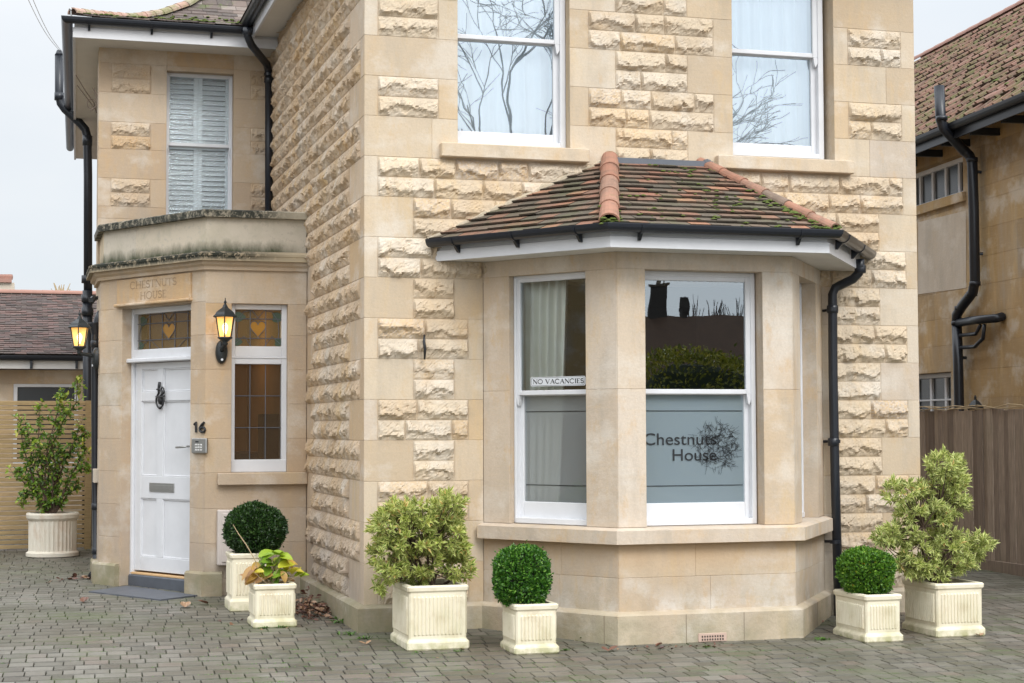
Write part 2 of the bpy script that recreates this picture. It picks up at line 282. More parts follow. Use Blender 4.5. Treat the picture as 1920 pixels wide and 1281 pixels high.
# ------------------------------------------------------------------ mesh helpers
class MB:
    def __init__(s): s.v=[]; s.f=[]; s.t=[]; s.e=[]
    def add(s,V,Fs,t=.5,e=0):
        o=len(s.v); s.v.extend([tuple(map(float,p)) for p in V])
        for k,f in enumerate(Fs):
            s.f.append([i+o for i in f]); s.t.append(t[k] if hasattr(t,'__len__') else t); s.e.append(e[k] if hasattr(e,'__len__') else e)
    def box(s,x0,x1,y0,y1,z0,z1,t=.5,mp=None):
        V=[(x,y,z) for z in (z0,z1) for y in (y0,y1) for x in (x0,x1)]
        if mp: V=[mp(*p) for p in V]
        s.add(V,[(0,2,3,1),(4,5,7,6),(0,1,5,4),(2,6,7,3),(0,4,6,2),(1,3,7,5)],t)
    def bbox(s,x0,x1,y0,y1,z0,z1,t=.5,mp=None,c=.004):   # bevelled box
        V=[];xs=(x0,x1);ys=(y0,y1);zs=(z0,z1)
        for i in (0,1):
            for j in (0,1):
                for k in (0,1):
                    a=c if i==0 else -c; b_=c if j==0 else -c; d=c if k==0 else -c
                    V+= [(xs[i],ys[j]+b_,zs[k]+d),(xs[i]+a,ys[j],zs[k]+d),(xs[i]+a,ys[j]+b_,zs[k])]
        if mp: V=[mp(*p) for p in V]
        q=lambda i,j,k,m:(i*4+j*2+k)*3+m
        Fs=[[q(0,0,0,0),q(0,0,1,0),q(0,1,1,0),q(0,1,0,0)],[q(1,0,0,0),q(1,1,0,0),q(1,1,1,0),q(1,0,1,0)],
            [q(0,0,0,1),q(1,0,0,1),q(1,0,1,1),q(0,0,1,1)],[q(0,1,0,1),q(0,1,1,1),q(1,1,1,1),q(1,1,0,1)],
            [q(0,0,0,2),q(0,1,0,2),q(1,1,0,2),q(1,0,0,2)],[q(0,0,1,2),q(1,0,1,2),q(1,1,1,2),q(0,1,1,2)]]
        for k in (0,1): # edges along i
            for j in (0,1): Fs.append([q(0,j,k,1),q(0,j,k,2),q(1,j,k,2),q(1,j,k,1)])
        for i in (0,1):
            for k in (0,1): Fs.append([q(i,0,k,0),q(i,0,k,2),q(i,1,k,2),q(i,1,k,0)])
            for j in (0,1): Fs.append([q(i,j,0,0),q(i,j,0,1),q(i,j,1,1),q(i,j,1,0)])
        for i in (0,1):
            for j in (0,1):
                for k in (0,1): Fs.append([q(i,j,k,0),q(i,j,k,1),q(i,j,k,2)])
        s.add(V,Fs,t)
    def tube(s,P,r,n=10,t=.5,cap=True):
        P=[Vector(p) for p in P]; R=r if hasattr(r,'__len__') else [r]*len(P); V=[];prev=None
        for i,p in enumerate(P):
            d=(P[min(i+1,len(P)-1)]-P[max(i-1,0)]).normalized()
            a=prev if prev is not None else Vector((0,0,1)) if abs(d.z)<.9 else Vector((1,0,0))
            x=(a-d*a.dot(d)).normalized(); y=d.cross(x); prev=x
            for k in range(n):
                an=2*PI*k/n; V.append(p+x*math.cos(an)*R[i]+y*math.sin(an)*R[i])
        Fs=[(i*n+k,i*n+(k+1)%n,(i+1)*n+(k+1)%n,(i+1)*n+k) for i in range(len(P)-1) for k in range(n)]
        if cap: Fs+=[tuple(range(n))[::-1],tuple((len(P)-1)*n+k for k in range(n))]
        s.add(V,Fs,t)
    def lathe(s,c,prof,n=24,t=.5,mod=None,rot=0):
        V=[]
        for r,z in prof:
            for k in range(n):
                a=2*PI*k/n+rot; rr=r*(mod(a,z) if mod else 1); V.append((c[0]+rr*math.cos(a),c[1]+rr*math.sin(a),c[2]+z))
        m=len(prof); Fs=[(i*n+k,i*n+(k+1)%n,(i+1)*n+(k+1)%n,(i+1)*n+k) for i in range(m-1) for k in range(n)]
        Fs+=[tuple(range(n))[::-1],tuple((m-1)*n+k for k in range(n))]; s.add(V,Fs,t)
    def sweep(s,path,prof,t=.5,closed=True,caps=True):
        # path: xy points; prof: (outward offset, z) ; mitred
        n=len(path); P=[np.array(p[:2],float) for p in path]; V=[]
        for i in range(n):
            def nd(a,b): d=(b-a)/np.linalg.norm(b-a); return np.array([d[1],-d[0]])
            if i==0: m=nd(P[0],P[1])
            elif i==n-1: m=nd(P[-2],P[-1])
            else:
                a=nd(P[i-1],P[i]); b_=nd(P[i],P[i+1]); m=(a+b_)/(1+a@b_)
            for o,z in prof: q=P[i]+m*o; V.append((q[0],q[1],z))
        k=len(prof); kk=k if closed else k-1
        Fs=[];T=[]
        for i in range(n-1):
            for j in range(kk): Fs.append((i*k+j,i*k+(j+1)%k,(i+1)*k+(j+1)%k,(i+1)*k+j)); T.append(t if not hasattr(t,'__len__') else t[i])
        if caps and closed: Fs+=[tuple(range(k))[::-1],tuple((n-1)*k+j for j in range(k))]; T+=[T[0],T[-1]]
        s.add(V,Fs,T)
    def build(s,name,mat,parent=None,off=(0,0,0),smooth=False):
        me=bpy.data.meshes.new(name); V=np.array(s.v,float).reshape(-1,3)-np.array(off)
        me.from_pydata(V.tolist(),[],s.f); me.update()
        a=me.attributes.new('tint','FLOAT','FACE'); a.data.foreach_set('value',np.array(s.t,np.float32))
        if any(s.e): a=me.attributes.new('edge','FLOAT','FACE'); a.data.foreach_set('value',np.array(s.e,np.float32))
        if smooth: me.polygons.foreach_set('use_smooth',[True]*len(me.polygons))
        me.materials.append(mat); o=bpy.data.objects.new(name,me); C.objects.link(o)
        if parent: o.parent=parent
        return o
def fixn(o):
    import bmesh
    bm=bmesh.new(); bm.from_mesh(o.data); bmesh.ops.recalc_face_normals(bm,faces=bm.faces); bm.to_mesh(o.data); bm.free(); return o
def tag(o,label,cat,group=None,kind=None):
    if kind: o['kind']=kind
    if label: o['label']=label
    if cat: o['category']=cat
    if group: o['group']=group
    return o
def thing(name,label,cat,loc=(0,0,0),group=None):
    o=bpy.data.objects.new(name,None); C.objects.link(o); o.location=loc; o.empty_display_size=.2; return tag(o,label,cat,group)
def frame(a,b):
    a=np.array(a,float); b=np.array(b,float); L_=np.linalg.norm(b-a); d=(b-a)/L_; n=np.array([d[1],-d[0]])
    f=lambda s,o,z:(a[0]+d[0]*s+n[0]*o,a[1]+d[1]*s+n[1]*o,z)     # o outward
    f.L=L_; f.a=a; f.b=b; f.d=d; f.n=n
    f.px=lambda x,y,o=0:(lambda P:(float((P[:2]-(a+n*o))@d),float(P[2])))(onV(x,y,a+n*o,b+n*o))
    return f
# ------------------------------------------------------------------ stonework
CH=.326; Z0=4.768
Zk=lambda k:Z0-CH*k
def rock(mb,f,s0,s1,z0,z1,dep=.052,res=.0125,t=.5):
    g=.004; s0+=g;s1-=g;z0+=g;z1-=g
    nu=max(4,int((s1-s0)/res)); nv=max(6,int((z1-z0)/res))
    u=np.linspace(0,1,nu+1); v=np.linspace(0,1,nv+1); Uu,Vv=np.meshgrid(u,v,indexing='ij')
    Wd=(s1-s0); Hh=(z1-z0)
    kn=max(3,int(Wd/rng.uniform(.05,.09))); xk=np.sort(np.r_[0,rng.uniform(0.02,.98,kn-1),1]); base_r=rng.uniform(.28,.5)
    rid=np.interp(u,xk,np.clip(base_r+rng.uniform(-.26,.24,kn+1),.12,.72))+rng.normal(0,.022,nu+1)
    rid=np.clip(rid,.10,.76); D=np.interp(u,xk,rng.uniform(.7,1.2,kn+1))*dep*rng.uniform(.8,1.15)
    R=rid[:,None]; top=np.clip((1-Vv)/(1-R),0,1)**.72; bot=np.clip(Vv/R,0,1)
    k2=max(3,int(Wd/.035)); und=np.interp(u,np.linspace(0,1,k2+1),rng.uniform(.25,.75,k2+1))[:,None]
    bot=np.clip(und*bot**.6+(1-und)*bot**3.5,0,1)*.94
    d=np.where(Vv>R,top,bot)*D[:,None]
    nc=max(4,int(Wd*Hh/.0022)); cx=rng.uniform(0,Wd,nc); cz=rng.uniform(0,Hh,nc); gx=rng.normal(0,.26,nc); gzz=rng.normal(0,.20,nc); g0=rng.normal(0,.003,nc)
    dx=Uu[...,None]*Wd-cx; dz=Vv[...,None]*Hh-cz; j=np.argmin(dx**2+dz**2*1.5,-1); I=np.indices(j.shape)
    rough=np.where(Vv>R,.55,1.25)
    d=d+rough*(g0[j]+gx[j]*dx[I[0],I[1],j]+gzz[j]*dz[I[0],I[1],j])*np.clip(d/.02,0,1)+rng.normal(0,.0017,d.shape)
    em=.009; fade=np.minimum(1,np.minimum(Uu*Wd,(1-Uu)*Wd)/em+.0)**.6; fv=np.minimum(1,np.minimum(Vv*Hh/.006,(1-Vv)*Hh/.014))
    d=np.clip(d,0,None)*fade*fv
    V=[f(s0+u[a]*Wd,d[a,b_],z0+v[b_]*Hh) for a in range(nu+1) for b_ in range(nv+1)]
    Fs=[(a*(nv+1)+b_,(a+1)*(nv+1)+b_,(a+1)*(nv+1)+b_+1,a*(nv+1)+b_+1) for a in range(nu) for b_ in range(nv)]
    o=len(V); ring=[0,nu*(nv+1),nu*(nv+1)+nv,nv]; V+=[f(s,-.012,z) for s,z in ((s0,z0),(s1,z0),(s1,z1),(s0,z1))]
    Fs+=[(ring[0],o,o+1,ring[1]),(ring[1],o+1,o+2,ring[2]),(ring[2],o+2,o+3,ring[3]),(ring[3],o+3,o,ring[0])]
    tt=[min(1,max(0,t+random.uniform(-.06,.06))) for _ in Fs]
    mb.add(V,Fs,tt)
def splits(s0,s1,lo,hi):
    L_=s1-s0
    if L_<lo*1.5: return [s0,s1]
    r=[s0]
    while s1-r[-1]>hi: r.append(r[-1]+random.uniform(lo,hi))
    if len(r)>1 and s1-r[-1]<lo*.6: r.pop()
    return r+[s1]
def smooth_block(mb,f,s0,s1,z0,z1,th,t=None):
    if s1>f.L-.001 and s1-s0>.05: s1=f.L-.003
    g=.0012; c=.002; t=random.random() if t is None else t
    A=[(s0+g,z0+g),(s1-g,z0+g),(s1-g,z1-g),(s0+g,z1-g)]; B=[(s0+g+c,z0+g+c),(s1-g-c,z0+g+c),(s1-g-c,z1-g-c),(s0+g+c,z1-g-c)]
    V=[f(s,0,z) for s,z in B]+[f(s,-c,z) for s,z in A]+[f(s,-th,z) for s,z in A]
    Fs=[(0,1,2,3)]+[(i,4+i,4+(i+1)%4,(i+1)%4) for i in range(4)]+[(4+i,8+i,8+(i+1)%4,4+(i+1)%4) for i in range(4)]
    mb.add(V,Fs,t)
def backing(mb,f,s0,s1,z0,z1,th,o=.0035):
    s0=max(s0,.007); s1=min(s1,f.L-.007)
    V=[f(s,d,z) for d in (-o,-th) for s,z in ((s0,z0),(s1,z0),(s1,z1),(s0,z1))]
    mb.add(V,[(0,1,2,3),(4,7,6,5)]+[(i,4+i,4+(i+1)%4,(i+1)%4) for i in range(4)],.12)
def area(mb,f,s0,s1,z0,z1,kind,th=.3,lo=.3,hi=.75,dep=.038):
    if s1-s0<.005 or z1-z0<.005: return
    backing(mb,f,s0,s1,z0,z1,th-.01)
    if kind=='S':
        x=splits(s0,s1,lo,hi)
        for a,b_ in zip(x,x[1:]): smooth_block(mb,f,a,b_,z0,z1,th)
    else:
        zm=(z0+z1)/2
        for a0,a1 in ((z0,zm),(zm,z1)):
            x=splits(s0,s1,.2,.52)
            for a,b_ in zip(x,x[1:]): rock(mb,f,a,b_,a0,a1,dep,t=random.random())
def ashlar(mb,f,s0,s1,z0,z1,ops=(),th=.3,zs=None,lo=.35,hi=.75):
    zz=set([z0,z1]); 
    for k in range(-3,16):
        q=Zk(k)
        if z0+.06<q<z1-.06: zz.add(q)
    if zs: zz=set([z0,z1]+[q for q in zs if z0<q<z1])
    for o in ops:
        for q in (o[2],o[3]):
            if z0<q<z1:
                zz={y for y in zz if abs(y-q)>.07 or y in (z0,z1)}; zz.add(q)
    zz=sorted(zz)
    for a,b_ in zip(zz,zz[1:]):
        m=(a+b_)/2; iv=[(s0,s1)]
        for o in ops:
            if o[2]<m<o[3]:
                nv=[]
                for p,q in iv:
                    if o[0]>p: nv.append((p,min(q,o[0])))
                    if o[1]<q: nv.append((max(p,o[1]),q))
                    if o[1]<=p or o[0]>=q: nv.append((p,q)) if (p,q) not in nv else None
                iv=[(p,q) for p,q in dict.fromkeys(nv) if q-p>.004 and not (p<(o[0]+o[1])/2<q)]
        for p,q in iv: area(mb,f,p,q,a,b_,'S',th,lo,hi)
# ================================================================== THE HOUSE
H=thing('stone_house','two-storey honey limestone villa with rock-faced stonework, canted bay window and angled white-doored porch','house')
fF=frame((0,0),(4.957,0)); W=4.957
ZT=5.80
win1=(.775,1.737,3.93,ZT+.3); win2=(3.205,4.164,3.945,ZT+.3)
mb=MB()
for k in range(-4,14):
    z1=min(Zk(k),ZT+.3); z0=Zk(k+1)
    wide=(k%2!=0)
    if k<=2:
        if wide: row=[(0,.11,'S'),(.11,.615,'R'),(.615,.775,'S'),(1.737,1.9,'S'),(1.9,3.03,'R'),(3.03,3.205,'S'),(4.164,4.30,'S'),(4.30,4.82,'R'),(4.82,W,'S')]
        else: row=[(0,.775,'S'),(1.737,2.14,'S'),(2.14,2.79,'R'),(2.79,3.205,'S'),(4.164,W,'S')]
    elif k==3: row=[(0,.11,'S'),(.11,4.82,'R'),(4.82,W,'S')]
    elif k==4: row=[(0,.40,'S'),(.40,4.58,'R'),(4.58,W,'S')]
    elif k==5: row=[(0,.11,'S'),(.11,4.84,'R'),(4.84,W,'S')]
    elif wide: row=[(0,.11,'S'),(.11,.86,'R'),(.86,.985,'S'),(4.02,4.12,'S'),(4.12,4.84,'R'),(4.84,W,'S')]
    else: row=[(0,.40,'S'),(.40,.745,'R'),(.745,.985,'S'),(4.02,4.12,'S'),(4.12,4.58,'R'),(4.58,W,'S')]
    if k==2:   # the course below the window openings runs through at sill level
        for s0,s1 in ((.775,1.737),(3.205,4.164)): area(mb,fF,s0,s1,z0,3.90,'S')
    for s0,s1,t in row: area(mb,fF,s0,s1,z0,z1,t)
mb.build('front_wall',mFront,H)
# side wall faces left (-X)
fS=frame((0,5.2),(0,0)); mb=MB()
for k in range(-4,14):
    z1=min(Zk(k),ZT); z0=Zk(k+1)
    if z1<=z0: continue
    sy=lambda Y:5.2-Y
    ye=5.2 if z0>3.2 else 2.78
    e1=.62 if k%2 else .155
    bk=(.40 if k%2 else .06) if ye<3 else .04
    area(mb,fS,sy(ye),sy(ye-bk),z0,z1,'S'); area(mb,fS,sy(ye-bk),sy(e1),z0,z1,'R',dep=.034); area(mb,fS,sy(e1),sy(0),z0,z1,'S')
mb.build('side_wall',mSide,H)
# rear / right flank and roof closing the volume
mb=MB(); mb.box(4.66,4.95,.29,9,0,6.1,.5); mb.box(.02,4.66,8.7,9,0,6.1,.5); mb.box(-.0+.02,.28,5.3,8.7,0,6.1,.5); mb.build('rear_wall',mSide,H)
mb=MB(); ex=.42
for zc in (0,):
    V=[(-ex,-ex,5.95),(W+ex,-ex,5.95),(W+ex,9.5,5.95),(-ex,9.5,5.95),(2.48,2.6,8.2),(2.48,6.5,8.2)]
    mb.add(V,[(0,1,4),(1,2,5,4),(2,3,5),(3,0,4,5),(0,3,2,1)],.4)
roof=mb.build('main_roof',mTileW,H)
EV=[(0,4.70),(0,0),(W,0),(W,9.4)]
mb=MB(); mb.sweep(EV,[(0.002,5.80),(.265,5.80),(.265,5.83),(.002,5.83)]); mb.build('main_soffit',mSoff,H)
mb=MB(); mb.sweep(EV,[(.265,5.775),(.29,5.775),(.29,5.95),(.265,5.95)]); mb.build('main_fascia',mWhite,H)
def gutter(name,path,o,z,r=.058,parent=H,br=()):
    mb=MB(); pr=[(o+r+r*math.cos(a),z-r*math.sin(a)) for a in np.linspace(PI,0,9)]
    pr=[(o,z),(o-.0,z+.006)]+[]+[(o+r+r*math.cos(a),z-r*math.sin(a)) for a in np.linspace(PI,0,9)]+[(o+2*r,z+.008),(o+2*r-.006,z+.008)]+[(o+r+(r-.006)*math.cos(a),z-(r-.006)*math.sin(a)) for a in np.linspace(0,PI,9)]
    mb.sweep(path,pr); g=mb.build(name,mBlack,parent); fixn(g)
    return g
def bracket(mb,f,s,o,z,r=.058):
    for ds in (0,):
        V=[f(s-.011,o,z-.035),f(s-.011,o+2*r,z),f(s-.011,o+.018,z-.11),f(s-.011,o,z-.11),f(s+.011,o,z-.035),f(s+.011,o+2*r,z),f(s+.011,o+.018,z-.11),f(s+.011,o,z-.11)]
        mb.add(V,[(0,1,2,3),(7,6,5,4),(0,4,5,1),(1,5,6,2),(2,6,7,3),(3,7,4,0)])
        mb.sweep([f(s-.014,0,0)[:2],f(s+.014,0,0)[:2]],[(o+r+(r+.006)*math.cos(a),z-(r+.006)*math.sin(a)) for a in np.linspace(PI,0,9)]+[(o+r+(r)*math.cos(a),z-(r)*math.sin(a)) for a in np.linspace(0,PI,9)])
gutter('main_gutter',EV,.293,5.93)
# ---- plinth
mb=MB(); base=[(0.985,0),(1.755,-1.07),(3.23,-1.07),(4.02,0)]
PP=[(0,2.78),(0,0)]+base+[(W,0),(W,6)]
po=.06; pz=.195
mb=MB(); mb.sweep([(0,2.78),(0,0),(.5,0)],[(-.01,-.3),(po,-.3),(po,pz-.012),(po-.012,pz),(-.01,pz+.02)],[.3,.35]); mb.build('side_plinth',mPlinthD,H)
mb=MB()
def plinth_run(path,z1,mb,o=po):
    mb.sweep(path,[(-.01,-.3),(o,-.3),(o,z1-.012),(o-.012,z1),(-.01,z1+.02)],[random.random() for _ in path[1:]])
plinth_run([(.5,0)]+base+[(W,0),(W,6)],.190,mb); bp_=mb.build('bay_plinth',mPlinth,H)
for (pa_,pb_,ss_) in (((.985,0),(1.755,-1.07),(.62,1.22)),((1.755,-1.07),(3.23,-1.07),(.52,1.0)),((3.23,-1.07),(4.02,0),(.6,))):
    ff_=frame(pa_,pb_)
    for s_ in ss_:
        mb=MB(); mb.box(s_-.0025,s_+.0025,po-.004,po+.0012,-.1,.178,.5,lambda s,o,z:ff_(s+.006*math.sin(z*40),o,z)); mb.build('mortar_joint',mJointM,bp_)
# plinth vertical joints are cut as slim dark grooves
# ---- window builder
def bar(mb,f,s0,s1,z0,z1,o0,o1,c=.004,t=.5): mb.bbox(s0,s1,o0,o1,z0,z1,t,lambda s,o,z:f(s,o,z),c)
def sash_window(f,s0,s1,z0,z1,zm,rec,parent=H,refl=None,glU=None,glL=None,fw=.045,sw=.05,bot=.09,room=None,rd=2.2,horn=True,uz=None,cut=0):
    """sash window in frame f; outer opening s0..s1, z0..z1; face recessed by rec"""
    glU=glU or mGlass; glL=glL or mGlass
    mb=MB(); o1=-rec; o0=-rec-.12
    bar(mb,f,s0,s0+fw,z0,z1,o0,o1); bar(mb,f,s1-fw,s1,z0,z1,o0,o1); bar(mb,f,s0+fw,s1-fw,z1-fw,z1,o0,o1-.002); 
    bar(mb,f,s0+fw,s1-fw,z0,z0+.045,o0,o1+.012)
    win=mb.build('window',mWhite,parent)
    a,b_=s0+fw-.006,s1-fw+.006
    def sash(za,zb,oo,br,tr,name):
        mb=MB(); d0=oo-.04
        bar(mb,f,a,a+sw,za,zb,d0,oo); bar(mb,f,b_-sw,b_,za,zb,d0,oo); bar(mb,f,a+sw,b_-sw,za,za+br,d0,oo-.0015); bar(mb,f,a+sw,b_-sw,zb-tr,zb,d0,oo-.0015)
        if name=='upper_sash' and horn:
            for sx in (a+.004,b_-sw+.004):
                V=[]; pts=[(0,0),(sw-.012,0),(sw-.012,-.05),(sw*.45,-.085),(sw*.25,-.07),(.004,-.03)]
                pr=[(0,0,0),(0,.012,0)]
                for oo2 in (oo-.035,oo+.004):
                    for q in pts: V.append(f(sx+(q[0] if sx<(a+b_)/2 else q[0]),oo2,za+q[1]))
                n=6; mb.add(V,[tuple(range(n))[::-1],tuple(range(n,2*n))]+[(i,(i+1)%n,n+(i+1)%n,n+i) for i in range(n)])
        return fixn(mb.build(name,mWhite,win)),(a+sw,b_-sw,za+br,zb-tr,oo-.02)
    us,ug=sash(zm,z1-fw+.006,o1-.012,.038,sw*.9,'upper_sash')
    ls,lg=sash(z0+.04,zm+.032,o1-.055,bot,.038,'lower_sash')
    for g,m,nm in ((ug,glU,'upper_pane'),(lg,glL,'lower_pane')):
        mb=MB(); V=[f(g[0]-.005,g[4],g[2]-.005),f(g[1]+.005,g[4],g[2]-.005),f(g[1]+.005,g[4],g[3]+.005),f(g[0]-.005,g[4],g[3]+.005)]
        mb.add(V,[(0,1,2,3)]); mb.build(nm,m,win)
    if room:
        mb=MB(); r0,r1=s0-.5,s1+.5; V=[f(s,o,z) for o in (-rec-.16,-rec-rd) for s,z in ((r0,z0-.5),(r1,z0-.5),(r1,z1+.1),(r0,z1+.1))]
        mb.add(V,[(4,5,6,7),(0,1,5,4),(1,2,6,5),(2,3,7,6),(3,0,4,7)]); mb.build('room_interior',room,win)
    return win,ug,lg
def curtain(name,label,f,s0,s1,z0,z1,o,mat,n=60,amp=.025,folds=7,lean=0,th=.004,thick=True):
    mb=MB(); V=[]; m=14
    ph=random.random()*6
    for i in range(n+1):
        for j in range(m+1):
            u=i/n; v=j/m; zz=z0+(z1-z0)*v; ln=lean*(1-v)**1.5
            s=s0+(s1-s0)*u+ln*u; dd=amp*(math.sin(u*folds*2*PI+ph+.5*math.sin(3*v))+.4*math.sin(u*folds*4.3*PI+1+2*v))
            V.append(f(s,o+dd,zz))
    Fs=[(i*(m+1)+j,(i+1)*(m+1)+j,(i+1)*(m+1)+j+1,i*(m+1)+j+1) for i in range(n) for j in range(m)]
    mb.add(V,Fs); ob=mb.build(name,mat,smooth=True); 
    md=ob.modifiers.new('t','SOLIDIFY'); md.thickness=.004
    return tag(ob,label,'curtain')
# upper front windows
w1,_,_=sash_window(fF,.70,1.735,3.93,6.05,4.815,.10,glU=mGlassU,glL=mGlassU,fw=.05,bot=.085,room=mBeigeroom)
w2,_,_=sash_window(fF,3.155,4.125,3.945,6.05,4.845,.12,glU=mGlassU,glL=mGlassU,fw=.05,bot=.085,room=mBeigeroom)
curtain('net_curtain','white net curtain drawn behind the upper left front window',fF,.83,1.69,3.98,6.0,-.30,mNet,70,.018,6)
curtain('net_curtain','white net curtain drawn behind the upper right front window',fF,3.26,4.11,4.0,6.0,-.30,mNet,70,.018,7)
def sill(name,f,s0,s1,z0,z1,o,m,parent=H):
    mb=MB(); V=[]
    mb.bbox(s0,s1,-.15,o,z0,z1,.8,lambda s,oo,z:f(s,oo,z),.006); return mb.build(name,m,parent)
sill('window_sill',fF,.62,1.885,3.80,3.912,.08,mFront); sill('window_sill',fF,3.035,4.313,3.80,3.912,.08,mFront)
# ---- bay
B=base; fL=frame(B[0],B[1]); fC=frame(B[1],B[2]); fR=frame(B[2],B[3])
SZ0,SZ1=.72,.842; ZO=2.825
# openings
sl0=fL.px(955,700)[0]; sl1=fL.px(1098,700)[0]
opL=(sl0,sl1,.842,ZO); opC=(.232,1.215,.842,ZO); opR=(fL.L-sl1,fL.L-sl0,.842,ZO)
print('bay left opening',sl0,sl1,fL.L)
mb=MB()
for f,op in ((fL,opL),(fC,opC),(fR,opR)):
    ashlar(mb,f,0,f.L,.195,SZ0,(),.3,zs=[.46],lo=.35,hi=.8)
    ashlar(mb,f,0,f.L,SZ1,2.955,[op],.3,zs=[1.9,ZO],lo=.9,hi=3)
mb.build('bay_wall',mBay,H)
mb=MB(); mb.sweep([(1.07,-.10)]+[B[1],B[2]]+[(3.94,-.10)],[(-.2,SZ0),(.085,SZ0),(.085,SZ1-.022),(.0,SZ1),(-.2,SZ1)],[.4,.6,.5]) if False else mb.sweep(B,[(-.2,SZ0),(.085,SZ0),(.085,SZ1-.02),(.02,SZ1-.002),(-.2,SZ1)],[.4,.6,.5])
mb.build('bay_sill',mBay,H)
# bay floor/ceiling room box behind
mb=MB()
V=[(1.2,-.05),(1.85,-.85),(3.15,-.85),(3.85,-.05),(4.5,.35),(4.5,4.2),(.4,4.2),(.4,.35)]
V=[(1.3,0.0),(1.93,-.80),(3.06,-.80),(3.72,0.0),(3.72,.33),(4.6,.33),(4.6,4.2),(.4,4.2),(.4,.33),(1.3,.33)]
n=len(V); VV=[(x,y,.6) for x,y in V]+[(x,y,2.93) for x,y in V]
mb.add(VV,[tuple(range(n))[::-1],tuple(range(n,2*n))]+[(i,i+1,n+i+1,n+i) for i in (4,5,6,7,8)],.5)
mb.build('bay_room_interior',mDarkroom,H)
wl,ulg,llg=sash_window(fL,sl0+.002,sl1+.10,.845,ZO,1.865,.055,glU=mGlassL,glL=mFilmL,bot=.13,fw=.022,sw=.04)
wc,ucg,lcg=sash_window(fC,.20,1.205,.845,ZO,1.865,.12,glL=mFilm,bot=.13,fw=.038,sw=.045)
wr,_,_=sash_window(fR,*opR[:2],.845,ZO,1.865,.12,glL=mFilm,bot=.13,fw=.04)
# curtain in the left cant
curtain('window_curtain','cream curtain hanging behind the left angled bay window pane',fL,sl0-.02,sl0+.42,.93,2.80,-.22,mCurt,60,.028,5,-.10)
# pelmet light strip: warm picture rail behind the pane
# film borders
def rect(mb,f,s0,s1,z0,z1,o,th=.0015): mb.box(s0,s1,o-th,o,z0,z1,.5,lambda s,oo,z:f(s,oo,z))
for win,f,g,sa in ((wl,fL,llg,.0),(wc,fC,lcg,.0)):
    for px in (770,910):
        mb=MB(); zz=fC.px(1300,px+.5,lcg[4])[1]
        rect(mb,f,g[0]+.01,g[1]-.01,zz-.003,zz+.003,g[4]+.004); mb.build('film_border',mInk,win)
def text_mesh(body,f,s,z,h,o,parent,name,mat,ext=.001,w=1.0,font_h=.73):
    cu=bpy.data.curves.new(name,'FONT'); cu.body=body; cu.size=1; cu.extrude=.0; cu.offset=.004
    t=bpy.data.objects.new(name,cu); C.objects.link(t); dg=bpy.context.evaluated_depsgraph_get(); dg.update()
    me0=t.evaluated_get(dg).to_mesh(); V=[tuple(v.co) for v in me0.vertices]; Fs=[tuple(p.vertices) for p in me0.polygons]
    t.evaluated_get(dg).to_mesh_clear(); bpy.data.objects.remove(t)
    xs=[v[0] for v in V]; x0,x1=min(xs),max(xs); k=h/font_h
    mb=MB(); mb.add([f(s[0]+(v[0]-x0)/(x1-x0)*(s[1]-s[0]),o,z+v[1]*k) for v in V],Fs); return mb.build(name,mat,parent)
oF=lcg[4]+.005; oP=lcg[4]
pA=fC.px(1211,834.5,oP); pB=fC.px(1343,834.5,oP); pt=fC.px(1280,811,oP); 
text_mesh('Chestnuts',fC,(lcg[0]+.008,pB[0]),pA[1],pt[1]-pA[1],oF,wc,'lettering',mInk)
qA=fC.px(1261,864,oP); qB=fC.px(1343,864,oP)
text_mesh('House',fC,(qA[0],qB[0]),qA[1],pt[1]-pA[1],oF,wc,'lettering',mInk)
mb=MB(); c0=fC.px(1342,838,oP); Rr=fC.px(1391,838,oP)[0]-c0[0]; Rv=c0[1]-fC.px(1342,892,oP)[1]
rl=random.Random(3)
def seg(mb,f,a,b_,w_,o):
    d=Vector((b_[0]-a[0],b_[1]-a[1])); 
    if d.length<1e-5: return
    n=Vector((-d.y,d.x)).normalized()*w_/2
    mb.add([f(a[0]+n.x,o,a[1]+n.y),f(a[0]-n.x,o,a[1]-n.y),f(b_[0]-n.x,o,b_[1]-n.y),f(b_[0]+n.x,o,b_[1]+n.y)],[(0,1,2,3)])
for i in range(330):
    a=rl.uniform(0,2*PI); r=math.sqrt(rl.uniform(0,1))*.84; lx=rl.uniform(.16,.36)
    if r*math.cos(a)<-.5 and rl.random()<.6: continue
    p=(c0[0]+Rr*r*math.cos(a),c0[1]+Rv*r*math.sin(a)); b2=rl.uniform(0,2*PI)
    q=(p[0]+Rr*lx*math.cos(b2),p[1]+Rv*lx*math.sin(b2)); seg(mb,fC,p,q,.0021,oF)
    if rl.random()<.5: b3=b2+rl.choice((-.7,.7)); seg(mb,fC,((p[0]+q[0])/2,(p[1]+q[1])/2),((p[0]+q[0])/2+Rr*lx*.6*math.cos(b3),(p[1]+q[1])/2+Rv*lx*.6*math.sin(b3)),.0019,oF)
mb.build('tree_emblem',mInk,wc)
